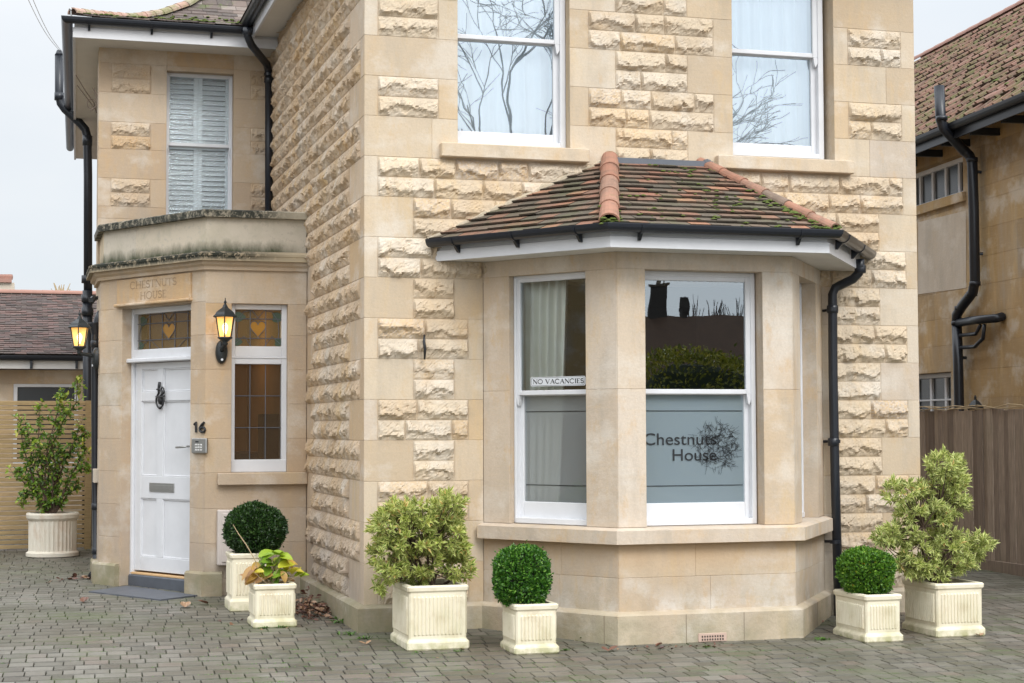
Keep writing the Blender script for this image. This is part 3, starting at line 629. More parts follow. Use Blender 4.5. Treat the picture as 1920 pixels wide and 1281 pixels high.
# ---- serif lettering strokes
def arcp(cx,cy,rx,ry,a0,a1,n=14): return [(cx+rx*math.cos(math.radians(a0+(a1-a0)*i/n)),cy+ry*math.sin(math.radians(a0+(a1-a0)*i/n))) for i in range(n+1)]
GLY={'N':(.82,[([(.12,0),(.12,1)],.05),([(.12,1),(.7,0)],.14),([(.7,0),(.7,1)],.05),([(.0,1),(.22,1)],.04),([(.02,0),(.22,0)],.04),([(.6,1),(.8,1)],.04)]),
'O':(.86,[(arcp(.43,.5,.37,.5,0,360,26),.09)]),
'V':(.8,[([(.1,1),(.42,0)],.14),([(.42,0),(.7,1)],.05),([(0,1),(.24,1)],.04),([(.6,1),(.8,1)],.04)]),
'A':(.8,[([(.1,0),(.4,1)],.05),([(.4,1),(.7,0)],.14),([(.2,.36),(.58,.36)],.05),([(0,0),(.2,0)],.04),([(.58,0),(.8,0)],.04)]),
'C':(.78,[(arcp(.42,.5,.36,.5,45,315,20),.1),([(.68,.97),(.68,.72)],.04)]),
'I':(.34,[([(.17,0),(.17,1)],.14),([(.04,0),(.3,0)],.04),([(.04,1),(.3,1)],.04)]),
'E':(.62,[([(.14,0),(.14,1)],.14),([(.04,1),(.54,1)],.05),([(.04,0),(.56,0)],.05),([(.14,.52),(.44,.52)],.05),([(.54,1),(.54,.8)],.04),([(.56,0),(.56,.2)],.04)]),
'S':(.56,[(arcp(.28,.74,.2,.25,35,250,12)+arcp(.28,.26,.22,.26,80,-150,14),.11),([(.46,.98),(.46,.78)],.04),([(.06,.02),(.06,.24)],.04)]),
'H':(.84,[([(.16,0),(.16,1)],.12),([(.68,0),(.68,1)],.12),([(.16,.5),(.68,.5)],.05),([(.04,0),(.28,0)],.04),([(.04,1),(.28,1)],.04),([(.56,0),(.8,0)],.04),([(.56,1),(.8,1)],.04)]),
'T':(.7,[([(.35,0),(.35,1)],.12),([(.04,1),(.66,1)],.05),([(.04,1),(.04,.8)],.04),([(.66,1),(.66,.8)],.04),([(.24,0),(.46,0)],.04)]),
'U':(.8,[([(.16,1),(.16,.3)]+arcp(.4,.3,.24,.3,180,360,12)+[(.64,1)],.09),([(.04,1),(.28,1)],.04),([(.54,1),(.76,1)],.04)]),' ':(.38,[]) }
def serif(mb,txt,f,s0,s1,z,h,o,wt=1.0):
    tot=sum(GLY[c][0] for c in txt); k=(s1-s0)/tot; s=s0
    for c in txt:
        wd,st=GLY[c]
        for P,w_ in st:
            for a,b_ in zip(P,P[1:]): 
                A=(s+a[0]*k,z+a[1]*h); Bq=(s+b_[0]*k,z+b_[1]*h); d=Vector((Bq[0]-A[0],Bq[1]-A[1])); 
                if d.length>0: d=d.normalized()*w_*h*.18; seg(mb,f,(A[0]-d.x*.5,A[1]-d.y*.5),(Bq[0]+d.x*.5,Bq[1]+d.y*.5),w_*h*wt,o)
        s+=wd*k
# NO VACANCIES card
ofs=ulg[4]+.010
a=fL.px(995,725,ofs); b_=fL.px(995,707,ofs); ea=ulg[1]+.03
sgn=thing('vacancy_sign','small white card reading NO VACANCIES resting on the sash rail of the left bay window','sign',fL(a[0],ofs,a[1]))
s0=a[0]; s1=fL.px(1097,715,ofs)[0]+.004; z0_,z1_=a[1],b_[1]-.002
def octo(f,s0,s1,z0,z1,c,o0,o1,mb):
    P=[(s0+c,z0),(s1-c,z0),(s1,z0+c),(s1,z1-c),(s1-c,z1),(s0+c,z1),(s0,z1-c),(s0,z0+c)]; n=8
    mb.add([f(s,o,z) for o in (o0,o1) for s,z in P],[tuple(range(n))[::-1],tuple(range(n,2*n))]+[(i,(i+1)%n,n+(i+1)%n,n+i) for i in range(n)])
mb=MB(); octo(fL,s0,s1,z0_,z1_,.012,ofs-.004,ofs,mb); mb.build('card',mSign,sgn,sgn.location)
mb=MB()
hh=z1_-z0_; P=[(s0+.02,z0_+.006),(s1-.02,z0_+.006),(s1-.008,z0_+.018),(s1-.008,z1_-.018),(s1-.02,z1_-.006),(s0+.02,z1_-.006),(s0+.008,z1_-.018),(s0+.008,z0_+.018)]
for i in range(8): seg(mb,fL,P[i],P[(i+1)%8],.0025,ofs+.0015)
serif(mb,'NO VACANCIES',fL,s0+.022,s1-.014,z0_+hh*.27,hh*.46,ofs+.0015,1.9); mb.build('lettering',mInk,sgn,sgn.location)
# ---- bay eaves and roof
_d=np.array([1.755-.985,-1.07]); _d/=np.linalg.norm(_d); _e=np.array([4.02-3.23,1.07]); _e/=np.linalg.norm(_e)
E0=[(.985-_d[0]*.24,_d[1]*-.24),(1.755,-1.07),(3.23,-1.07),(4.02+_e[0]*.24,_e[1]*.24)]
mb=MB(); mb.sweep(E0,[(-.02,2.955),(.30,2.955),(.30,2.97),(-.02,2.97)]); mb.build('bay_soffit',mWhiteO,H)
mb=MB(); mb.sweep(E0,[(.298,2.952),(.322,2.952),(.322,3.035),(.305,3.04),(.305,3.12),(.298,3.12)]); mb.build('bay_fascia',mWhite,H)
gutter('bay_gutter',E0,.326,3.115)
for f,ss in ((fL,(.02,.62,1.22)),(fC,(.06,1.36)),(fR,(.1,.9))):
    for s_ in ss: mb=MB(); bracket(mb,f,s_,.326,3.115); fixn(mb.build('gutter_bracket',mBlack,H))
def off(path,o):
    P=[np.array(p,float) for p in path]; R=[]
    for i in range(len(P)):
        nd=lambda a,b:(lambda d:np.array([d[1],-d[0]]))((b-a)/np.linalg.norm(b-a))
        if i==0: m=nd(P[0],P[1]); 
        elif i==len(P)-1: m=nd(P[-2],P[-1])
        else: a=nd(P[i-1],P[i]); b=nd(P[i],P[i+1]); m=(a+b)/(1+a@b)
        R.append(P[i]+m*o)
    return R
EO=off([(.985,0),(1.755,-1.07),(3.23,-1.07),(4.02,0)],.375)
# ends trimmed to the wall line
def towall(p,d): return p+d*((0.0-p[1])/d[1])
eL=towall(EO[1],fL.d); eR=towall(EO[2],fR.d); zE=3.105
A0=Vector((eL[0],0,zE)); A1=Vector((*EO[1],zE)); A2=Vector((*EO[2],zE)); A3=Vector((eR[0],0,zE)); T1=Vector((2.085,0,3.83)); T2=Vector((2.90,0,3.83))
def clip(poly,pl):
    for (nx,ny,c) in pl:
        o=[]
        for i in range(len(poly)):
            a=poly[i]; b=poly[(i+1)%len(poly)]; da=nx*a[0]+ny*a[1]-c; db=nx*b[0]+ny*b[1]-c
            if da<=1e-9: o.append(a)
            if (da<0)!=(db<0) and abs(da-db)>1e-12: t=da/(da-db); o.append((a[0]+(b[0]-a[0])*t,a[1]+(b[1]-a[1])*t))
        poly=o
        if len(poly)<3: return []
    return poly
def tiles(mb,poly,u,course,width,thick=.014,over=.02,jit=.25,lift=.012,roll=0):
    """poly: 3D planar polygon, u: unit eave direction, poly[0] on the eave"""
    o=Vector(poly[0]); u=Vector(u).normalized(); 
    n=None
    for i in range(1,len(poly)-1):
        n=(Vector(poly[i])-o).cross(Vector(poly[i+1])-o)
        if n.length>1e-6: break
    n.normalize(); 
    if n.z<0: n=-n
    v=n.cross(u).normalized()
    if v.z<0: v=-v
    P=[((Vector(p)-o).dot(u),(Vector(p)-o).dot(v)) for p in poly]
    ar=sum(P[i][0]*P[(i+1)%len(P)][1]-P[(i+1)%len(P)][0]*P[i][1] for i in range(len(P)))
    if ar<0: P=P[::-1]
    pl=[]
    for i in range(len(P)):
        a=P[i]; b=P[(i+1)%len(P)]; ex,ey=b[0]-a[0],b[1]-a[1]; nx,ny=ey,-ex; l=math.hypot(nx,ny); pl.append((nx/l,ny/l,(nx*a[0]+ny*a[1])/l))
    u0=min(p[0] for p in P); u1=max(p[0] for p in P); v1=max(p[1] for p in P)
    r=0; y=0
    while y<v1:
        x=u0-width*(.5 if r%2 else 0)-.01
        while x<u1:
            g=.0018; q=clip([(x+g,y-over if r else y),(x+width-g,y-over if r else y),(x+width-g,y+course),(x+g,y+course)],pl)
            if len(q)>=3:
                lf=lift+random.uniform(-1,1)*lift*jit; tl=random.uniform(-.003,.003)
                H_=lambda p:lf*(1-(p[1]-y)/course)+tl*((p[0]-x)/width-.5)
                if roll:
                    top=[o+u*p[0]+v*p[1]+n*(H_(p)+thick) for p in q]
                else: top=[o+u*p[0]+v*p[1]+n*(H_(p)+thick) for p in q]
                bot=[o+u*p[0]+v*p[1]+n*(H_(p)-.002) for p in q]; m=len(q)
                mb.add(top+bot,[tuple(range(m))]+[(i,m+i,m+(i+1)%m,(i+1)%m) for i in range(m)],random.random(),[0]+[1]*m)
                if roll:
                    c0_=x+width*.5; rr=width*.12
                    if y+course<v1+.02 and u0<c0_<u1:
                        Vt=[]
                        for yy in (y-over,y+course):
                            for a in np.linspace(PI,0,5): Vt.append(o+u*(c0_+rr*math.cos(a))+v*yy+n*(H_((c0_,yy))+thick+rr*1.1*math.sin(a)))
                        mb.add(Vt,[(i,i+1,6+i,5+i) for i in range(4)]+[(0,1,2,3,4)],random.random())
            x+=width
        y+=course; r+=1
    mb.add([Vector(p)+n*(-.02) for p in poly],[tuple(range(len(poly)))],.1)
mb=MB(); tiles(mb,[A0,A1,T1],(A1-A0),.112,.165,.013,lift=.020); tiles(mb,[A1,A2,T2,T1],(A2-A1),.112,.165,.013,lift=.020); tiles(mb,[A2,A3,T2],(A3-A2),.112,.165,.013,lift=.020)
bayroof=fixn(mb.build('bay_roof',mTile,H))
def ridge(mb,a,b,n,r=.07,lift=.01,arc=(0,PI),flare=.012):
    a=Vector(a); b=Vector(b); d=(b-a)/n; dn=d.normalized(); x=dn.cross(Vector((0,0,1))).normalized(); z=x.cross(dn).normalized()
    for i in range(n):
        p=a+d*i-dn*.03; q=a+d*(i+1); V=[]; t=random.random(); m=9
        for c,rr in ((p,r+flare),(q,r)):
            for k in range(m): an=PI*k/(m-1); V.append(c+x*math.cos(an)*rr+z*(math.sin(an)*rr*.9+lift-.02))
        for c,rr in ((p,r+flare-.014),(q,r-.014)):
            for k in range(m): an=PI*k/(m-1); V.append(c+x*math.cos(an)*rr+z*(math.sin(an)*rr*.9+lift-.02))
        Fs=[(k,k+1,m+k+1,m+k) for k in range(m-1)]+[(2*m+k,3*m+k,3*m+k+1,2*m+k+1) for k in range(m-1)]+[(k,2*m+k,2*m+k+1,k+1) for k in range(m-1)]
        mb.add(V,Fs,t)
up=Vector((0,0,.035))
for a_,b2_,n2,r2 in ((A1,T1,5,.070),(A2,T2,6,.046)):
    mb=MB(); ridge(mb,a_+(b2_-a_)*.02+up,b2_+up,n2,r2); fixn(mb.build('hip_tile',mRidge,bayroof))
mb=MB(); mb.box(2.02,2.97,-.115,-.001,3.79,3.845,.5); mb.tube([(2.93,-.06,3.83),(2.93,-.10,3.80)],.05,10); mb.build('lead_flashing',mLead,bayroof)
# mortar fillets up the wall on both verges
for Aa,Bb in ((A0,T1),(A3,T2)):
    mb=MB(); P=[Aa.lerp(Bb,i/24)+Vector((0,-.01,.02+random.uniform(-.01,.012))) for i in range(25)]; mb.tube(P,[.022+random.uniform(-.006,.008) for _ in P],6,.3); mb.build('mortar_fillet',mPlinth,bayroof)
# moss cushions
mb=MB(); rm=random.Random(5)
def blob(mb,c,r,fl=.5):
    mb.lathe((c[0],c[1],c[2]),[(r*.1,-r*fl*.2),(r,0),(r*.8,r*fl*.6),(r*.35,r*fl),(r*.05,r*fl*1.05)],7,.5,lambda a,z:rm.uniform(.7,1.25))
n_=(A2-A1).cross(T1-A1).normalized(); n_=n_ if n_.z>0 else -n_
for i in range(95):
    a=rm.random(); q=rm.random()**1.3*.9; L0=A1.lerp(T1,q); L1=A2.lerp(T2,q); p=L0.lerp(L1,a); blob(mb,p+n_*.03,rm.uniform(.007,.026))
for i in range(60):
    q=rm.random()**2*.55; p=A2.lerp(T2,q)+Vector((-rm.uniform(.05,.16),0,0)); blob(mb,p+n_*.03,rm.uniform(.012,.032))
for i in range(45):
    q=rm.random()**2*.35; p=A1.lerp(T1,q)+Vector((rm.uniform(-.09,.1),0,0)); blob(mb,p+n_*.03,rm.uniform(.01,.028))
for i in range(22): blob(mb,A1+Vector((rm.uniform(-.06,.07),-.02+rm.uniform(0,.06),rm.uniform(-.005,.05))),.028); blob(mb,A2+Vector((rm.uniform(-.07,.04),rm.uniform(-.02,.06),rm.uniform(0,.06))),.026)
mb.build('moss',mMoss,bayroof)['kind']='stuff'
# ---- downpipes
def pipe(name,P,r,parent=H,collars=(),brk=(),mat=mBlack,shoe=False):
    mb=MB(); mb.tube(P,r,14)
    for c,d in collars:
        c=Vector(c); d=Vector(d).normalized(); mb.tube([c-d*.035,c-d*.03,c+d*.03,c+d*.035],[r*1.05,r*1.22,r*1.22,r*1.05],14)
    o=mb.build(name,mat,parent,smooth=True)
    for bq in brk:
        mb=MB(); p,qv=Vector(bq[0]),Vector(bq[1]); mb.tube([p,qv],.012,6); mb.tube([p+Vector((0,0,-.015)),p+Vector((0,0,.015))],r*1.25,14); mb.build('pipe_bracket',mat,o)
    return o
Yp=-.10
P=[onY(1612,486,-.30),onY(1613,500,-.30),onY(1610,512,-.28),onY(1600,523,-.24),onY(1580,533,-.14),onY(1566,540,-.11),onY(1561,552,Yp)]
top=P[-1]; zb=gz(0)+.0; dn=onY(1568,1060,Yp)
P=P+[onY(1562,700,Yp),onY(1566,900,Yp),(dn[0]+.02,Yp,zb)]
z_=Vector((0,0,1))
pipe('bay_downpipe',P,.040,H,[(onY(1561,580,Yp),z_),(onY(1613,505,-.29),z_),(onY(1563,829,Yp),z_)],[(tuple(onY(1561,580,Yp)),tuple(onY(1543,583,0.))),(tuple(onY(1565,828,Yp)),tuple(onY(1543,828,0.))),(tuple(onY(1567,1016,Yp)),tuple(onY(1545,1015,0.)))])
Yw=5.2
P=[onY(463,52,4.50),onY(464,68,4.50),onY(471,84,4.53),onY(486,103,4.72),onY(500,120,4.98),onY(504,136,5.08),onY(504,260,5.08),(onY(504,396,5.08)[0],5.08,3.30)]
pipe('wing_downpipe',P,.042,H,[(onY(504,150,5.08),z_),(onY(464,60,4.50),z_)],[(tuple(onY(504,140,5.08)),tuple(onY(514,140,5.2)))])
# ================================================================== LEFT WING
fW=frame((-1.855,5.2),(0,5.2)); mb=MB()
ow=(.716,1.436,3.85,5.48)
zs=[3.98,4.285,4.60,4.895,5.21,5.53]
rects=[]
ROUGH=[(.13,.55),(1.62,1.80)]
zz=[3.1]+zs+[5.72]
for i,(a,b_) in enumerate(zip(zz,zz[1:])):
    rough=i in (1,3,5); segs=[]
    cuts=[0,.13,.55,.716,1.436,1.62,1.80,1.855]
    if rough:
        for s0,s1,t in ((0,.13,'S'),(.13,.55,'R'),(.55,.716,'S'),(1.436,1.62,'S'),(1.62,1.80,'R'),(1.80,1.855,'S')): area(mb,fW,s0,s1,a,b_,t,dep=.025)
    else:
        for s0,s1 in ((0,.716),(1.436,1.855)):
            if a<3.9: continue
            area(mb,fW,s0,s1,a,b_,'S')
area(mb,fW,0,1.855,3.0,3.85,'S'); area(mb,fW,.716,1.436,5.53,5.72,'S',lo=.9,hi=2); 
area(mb,fW,0,.716,3.85,3.98,'S'); area(mb,fW,1.436,1.855,3.85,3.98,'S'); area(mb,fW,.716,1.436,5.48,5.53,'S',lo=.3)
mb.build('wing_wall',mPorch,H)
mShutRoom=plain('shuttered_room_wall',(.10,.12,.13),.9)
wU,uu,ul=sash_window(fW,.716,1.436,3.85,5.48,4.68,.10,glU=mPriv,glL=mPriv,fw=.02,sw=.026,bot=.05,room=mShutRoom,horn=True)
mb=MB(); 
for sa,sb in ((.775,1.03),(1.122,1.377)):
    for k in range(30):
        z=3.90+k*.056
        if z<5.42: mb.box(sa,sb,-.292,-.252,z,z+.010,.5,lambda s,o,z:(fW(s,o,z-(o+.27)*.95)))
    bar(mb,fW,sa-.045,sa,3.86,5.46,-.30,-.24); bar(mb,fW,sb,sb+.045,3.86,5.46,-.30,-.24)
mb.build('louvre_shutter',mWhite,wU)
# wing flank walls
mb=MB(); fK=frame((-1.52,13),(-1.852,5.22)); ashlar(mb,fK,0,fK.L,-.2,5.72,(),.3); mb.box(-1.4,0,12.2,12.5,-.2,5.74); mb.build('wing_side_wall',mPorch,H)
zS=5.69
mb=MB(); fl0=(-2.12,4.72); fl1=(-1.86,13.0)
V=[(-2.12,4.72,zS),(.02,4.72,zS),(.02,5.25,zS),(-1.84,5.25,zS),(-1.52,13,zS),(-1.86,13,zS)]
V2=[(x,y,z+.02) for x,y,z in V]; mb.add(V+V2,[(5,4,3,2,1,0),(6,7,8,9,10,11)]+[(i,(i+1)%6,6+(i+1)%6,6+i) for i in range(6)]); mb.build('wing_soffit',mSoff,H)
wp=[fl1,fl0,(-.26,4.72)]
mb=MB(); mb.sweep([fl1,fl0,(-.012,4.72)],[(-.005,zS-.02),(.022,zS-.02),(.022,zS+.085),(.008,zS+.09),(.008,zS+.16),(-.005,zS+.16)]); mb.build('wing_fascia',mWhite,H)
gutter('wing_gutter',wp,.024,zS+.165)
fg=frame(fl0,(-.26,4.72))
for s_ in (.14,.78,1.4): mb=MB(); bracket(mb,fg,s_,.024,zS+.165); fixn(mb.build('gutter_bracket',mBlack,H))
# wing roof: front slope with a swept hip
zR=zS+.17; ya=4.66
hip=[Vector((-2.13,4.64,zR+.03)),Vector((-1.80,4.95,zR+.09)),Vector((-1.5,5.25,zR+.16)),Vector((-1.18,5.55,zR+.30)),Vector((-.86,5.85,zR+.50)),Vector((-.45,6.25,zR+.86)),Vector((0.3,7.0,zR+1.6))]
mb=MB(); 
def lerp3(a,b,t): return a+(b-a)*t
rows=22
def hipat(t):
    k=t*(len(hip)-1); i=min(int(k),len(hip)-2); return hip[i].lerp(hip[i+1],k-i)
for r in range(rows):
    t0=r/rows; t1=(r+1)/rows+.012; a0=hipat(t0); a1=hipat(min(1,t1)); x=a0.x
    wdt=.17; off_=(.5 if r%2 else 0)*wdt; xs=[a0.x]; q=a0.x+wdt*.5+off_*.5
    while q<.9: xs.append(q); q+=wdt
    for i in range(len(xs)-1):
        g=.002; xa,xb=xs[i]+g,xs[i+1]-g; l=random.uniform(.010,.022); sh=(a1.x-a0.x) if i==0 else 0
        V=[(xa,a0.y,a0.z+l),(xb,a0.y,a0.z+l),(xb,a1.y,a1.z+.003),(xa+sh,a1.y,a1.z+.003),(xa,a0.y,a0.z+l-.016),(xb,a0.y,a0.z+l-.016)]
        mb.add(V,[(0,1,2,3),(4,5,1,0)],random.random())
V=[tuple(h+Vector((0,0,-.03))) for h in hip]+[(1.2,h.y,h.z-.03) for h in hip]; n=len(hip); mb.add(V,[(i,n+i,n+i+1,i+1) for i in range(n-1)]+[],.2)
V=[tuple(h+Vector((0,0,-.02))) for h in hip]+[(-1.72+.02*i,13,zR) for i,h in enumerate(hip)]; mb.add(V,[(i,i+1,n+i+1,n+i) for i in range(n-1)],.2)
wroof=mb.build('wing_roof',mTileW,H)
mb=MB()
for i in range(17):
    a=hipat(i/17*.86); b=hipat((i+1)/17*.86); ridge(mb,a+up*.6,b+up*.6,1,.062,flare=.010)
fixn(mb.build('wing_hip_tile',mRidgeW,wroof))
mb=MB()
for i in range(220):
    t=rm.random()**1.6*.5; h=hipat(t); blob(mb,(rm.uniform(h.x+.02,-.3),h.y,h.z+.02),rm.uniform(.01,.03))
mb.build('moss',mMoss,wroof)['kind']='stuff'
mb=MB(); mb.tube([onY(134,37,4.6),onY(133,20,4.6)],.008,8); mb.tube([onY(133,19,4.6),onY(131,16,4.6)],.016,8); mb.build('roof_finial',mSteel,H)
# ================================================================== PORCH
YP=2.78; pA_=(-1.855,4.31); pB_=(-.96,YP); pC_=(0,YP)
fD=frame(pA_,pB_); fP=frame(pB_,pC_); fE=frame((-1.855,5.2),pA_)
d0=fD.px(228,700)[0]; d1=fD.px(357,700)[0]
ZL=3.165
opD=(d0,d1,-.1,2.80); opS=(.245,.775,1.19,2.785)
mb=MB()
ashlar(mb,fE,0,fE.L,-.1,ZL,(),.3); ashlar(mb,fD,0,fD.L,-.1,ZL,[opD],.3,lo=.3,hi=.9); ashlar(mb,fP,0,fP.L,-.1,ZL,[opS],.3,lo=.4,hi=1.0)
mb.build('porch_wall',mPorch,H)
# pier bases
mb=MB()
def pbase(path,z1): mb.sweep(path,[(-.02,-.2),(.055,-.2),(.055,z1-.02),(.035,z1),(-.02,z1)],.4)
pbase([(-1.855,4.9),pA_,tuple(fD(d0-.015,0,0)[:2])],.27)
mb.build('pier_base',mPlinthD,H); mb=MB()
pbase([tuple(fD(d1+.0,0,0)[:2]),pB_,(-.80,YP)],.27)
mb.build('pier_base',mPlinthD,H)
PTH=[(-1.855,5.2),pA_,pB_,(-.002,YP)]
mb=MB(); mb.sweep(PTH,[(-.03,3.10),(.03,3.10),(.035,3.13),(.065,3.15),(.07,3.18),(-.03,3.18)],[.3,.5,.6]); mb.build('porch_cornice',mPorch,H)
mb=MB(); mb.sweep(PTH,[(-.03,3.18),(.112,3.18),(.112,3.222),(.118,3.226),(.118,3.248),(.05,3.272),(-.03,3.285)],[.3,.5,.6]); mb.build('porch_ledge',mLedge,H)
mb=MB(); PT2=[(-1.835,4.36),pA_,pB_,(-.002,YP)]
fe,fd,fp=frame((-1.83,5.2),(-1.83,4.30)),frame((-1.83,4.30),(-.955,2.80)),frame((-.955,2.80),(0,2.80))
for f in (fe,fd,fp): ashlar(mb,f,0,f.L,3.27,3.605,(),.18,zs=[3.27],lo=.5,hi=1.0)
mb.build('porch_parapet',mPara,H)
mb=MB(); mb.sweep([(-1.83,5.2),(-1.83,4.30),(-.955,2.80),(-.002,2.80)],[(-.2,3.60),(.055,3.60),(.06,3.66),(.045,3.672),(-.2,3.70)],[.3,.5,.6]); mb.build('parapet_coping',mCope,H)
mb=MB(); V=[(-1.7,5.2,3.3),(-1.7,4.4,3.3),(-.9,2.95,3.3),(0,2.95,3.3),(0,5.2,3.3)]; mb.add(V,[(0,1,2,3,4)]); mb.build('porch_flat_roof',mLead,H)
# name panel over the door: raised slab with carved letters and drip moulding
pz0=2.845; pzt=3.085; ps0=fD.px(222,600)[0]; ps1=fD.px(360,570)[0]
mb=MB(); bar(mb,fD,ps0,ps1,pz0,pzt,-.01,.022,.004,.9); bar(mb,fD,ps0-.02,ps1+.01,2.815,2.845,-.01,.05,.008,.9); np_=mb.build('name_panel',mPorch,H)
mCarve=plain('carved_letter_shade',(.33,.225,.135),.9)
mb=MB(); a=fD.px(243,545,.025); b_=fD.px(331,535,.025); serif(mb,'CHESTNUTS',fD,a[0],b_[0],2.985,.068,.0245,.95)
a=fD.px(262,560,.025); b_=fD.px(312,558,.025); serif(mb,'HOUSE',fD,a[0],b_[0],2.875,.068,.0245,.95); mb.build('carved_lettering',mCarve,np_)
# door
rec=.11; a0,a1=opD[0],opD[1]; zth=.20; ztr=2.26
mb=MB(); fo=-rec
fwd=.035
for s0,s1 in ((a0,a0+fwd),(a1-fwd,a1)): bar(mb,fD,s0,s1,.10,2.80,fo-.10,fo)
bar(mb,fD,a0+fwd,a1-fwd,2.745,2.80,fo-.10,fo-.002); bar(mb,fD,a0-.015,a1+.0,ztr,ztr+.04,fo-.10,fo+.055,.008); bar(mb,fD,a0+fwd,a1-fwd,ztr+.04,ztr+.13,fo-.10,fo-.0)
dfr=mb.build('door_frame',mWhite,H)
mb=MB(); dd0,dd1=a0+fwd+.003,a1-fwd-.003; do=fo-.03; mid=fD.px(300,780,do)[0]
zc=[fD.px(300,y,do)[1] for y in (1070,1040,933,893,752,736,692,682)]
zc=[.205,.345,fD.px(290,935,do)[1],fD.px(290,893,do)[1],fD.px(290,752,do)[1],fD.px(290,735,do)[1],fD.px(290,692,do)[1],ztr-.005]
stl=.105
bar(mb,fD,dd0,dd1,.205,ztr-.004,do-.045,do-.018,.002)
for a,b_ in ((zc[0],zc[1]),(zc[2],zc[3]),(zc[4],zc[5]),(zc[6],zc[7])): bar(mb,fD,dd0+stl,dd1-stl,a,b_,do-.02,do,.003)
bar(mb,fD,dd0,dd0+stl,.205,ztr-.004,do-.02,do,.003); bar(mb,fD,dd1-stl,dd1,.205,ztr-.004,do-.02,do,.003)
for a,b_ in ((zc[1],zc[2]),(zc[3],zc[4]),(zc[5],zc[6])):
    bar(mb,fD,mid-.05,mid+.05,a,b_,do-.02,do-.001,.003)
    for p,q in ((dd0+stl,mid-.05),(mid+.05,dd1-stl)):
        for (x0,x1,y0,y1) in ((p,q,a,a+.014),(p,q,b_-.014,b_),(p,p+.014,a,b_),(q-.014,q,a,b_)): bar(mb,fD,x0,x1,y0,y1,do-.02,do-.007,.004)
door=mb.build('door',mWhite,H)
mb=MB(); bar(mb,fD,a0+.01,a1-.01,.165,.187,fo-.12,fo+.0,.004); mb.build('door_threshold',mWood,H)
mb=MB(); bar(mb,fD,a0,a1,-.1,.165,fo-.1,fo+.02,.012); mb.build('door_step',mSlate,H)
# knocker (dolphin-and-wreath)
kx,kz=fD.px(304,745,do); mb=MB(); kd=do+.012
ring=[(math.sin(a)*.062*(1 if abs(math.sin(a))<2 else 1),-math.cos(a)*.075) for a in np.linspace(-2.2,2.2,22)]
mb.tube([fD(kx+x,kd+.014,kz-.03+y) for x,y in ring],[.009]*22,8)
mb.lathe(fD(kx,kd,kz-.02),[(.004,-.055),(.022,-.045),(.036,-.01),(.034,.015),(.02,.035),(.006,.045)],12)
mb.tube([fD(kx-.075,kd+.01,kz+.008),fD(kx-.03,kd+.02,kz+.0),fD(kx+.03,kd+.02,kz+.0),fD(kx+.075,kd+.01,kz+.012)],[.008,.014,.014,.008],8)
mb.tube([fD(kx-.045,kd+.012,kz+.015),fD(kx-.02,kd+.015,kz+.04),fD(kx-.022,kd+.015,kz+.075),fD(kx-.016,kd+.012,kz+.115),fD(kx-.014,kd+.01,kz+.15)],[.01,.011,.013,.016,.014],8)
mb.tube([fD(kx-.06,kd+.012,kz+.075),fD(kx-.02,kd+.015,kz+.085),fD(kx+.02,kd+.015,kz+.07),fD(kx+.045,kd+.014,kz+.04),fD(kx+.02,kd+.014,kz+.01)],[.007,.011,.013,.012,.014],8)
mb.tube([fD(kx+.02,kd+.012,kz+.07),fD(kx+.035,kd+.014,kz+.10),fD(kx+.06,kd+.013,kz+.085),fD(kx+.07,kd+.012,kz+.05),fD(kx+.055,kd+.012,kz+.03)],[.007]*5,7)
mb.tube([fD(kx-.012,kd+.012,kz-.105),fD(kx+.012,kd+.012,kz-.105)],.014,8)
mb.build('door_knocker',mIron,door,smooth=True)
la,lb=fD.px(281,905,do),fD.px(327,924,do); mb=MB(); bar(mb,fD,la[0],lb[0],lb[1],la[1],do-.002,do+.008,.003); bar(mb,fD,la[0]+.02,lb[0]-.02,lb[1]+.025,la[1]-.022,do+.006,do+.014,.002); mb.build('letterbox',mSteel,door)
ha=fD.px(338,839,do); mb=MB(); mb.tube([fD(ha[0],do+.05,ha[1]),fD(ha[0]+.13,do+.05,ha[1]+.006),fD(ha[0]+.145,do+.03,ha[1]+.01),fD(ha[0]+.145,do,ha[1]+.01)],.010,8); mb.build('door_handle',mSteel,door,smooth=True)
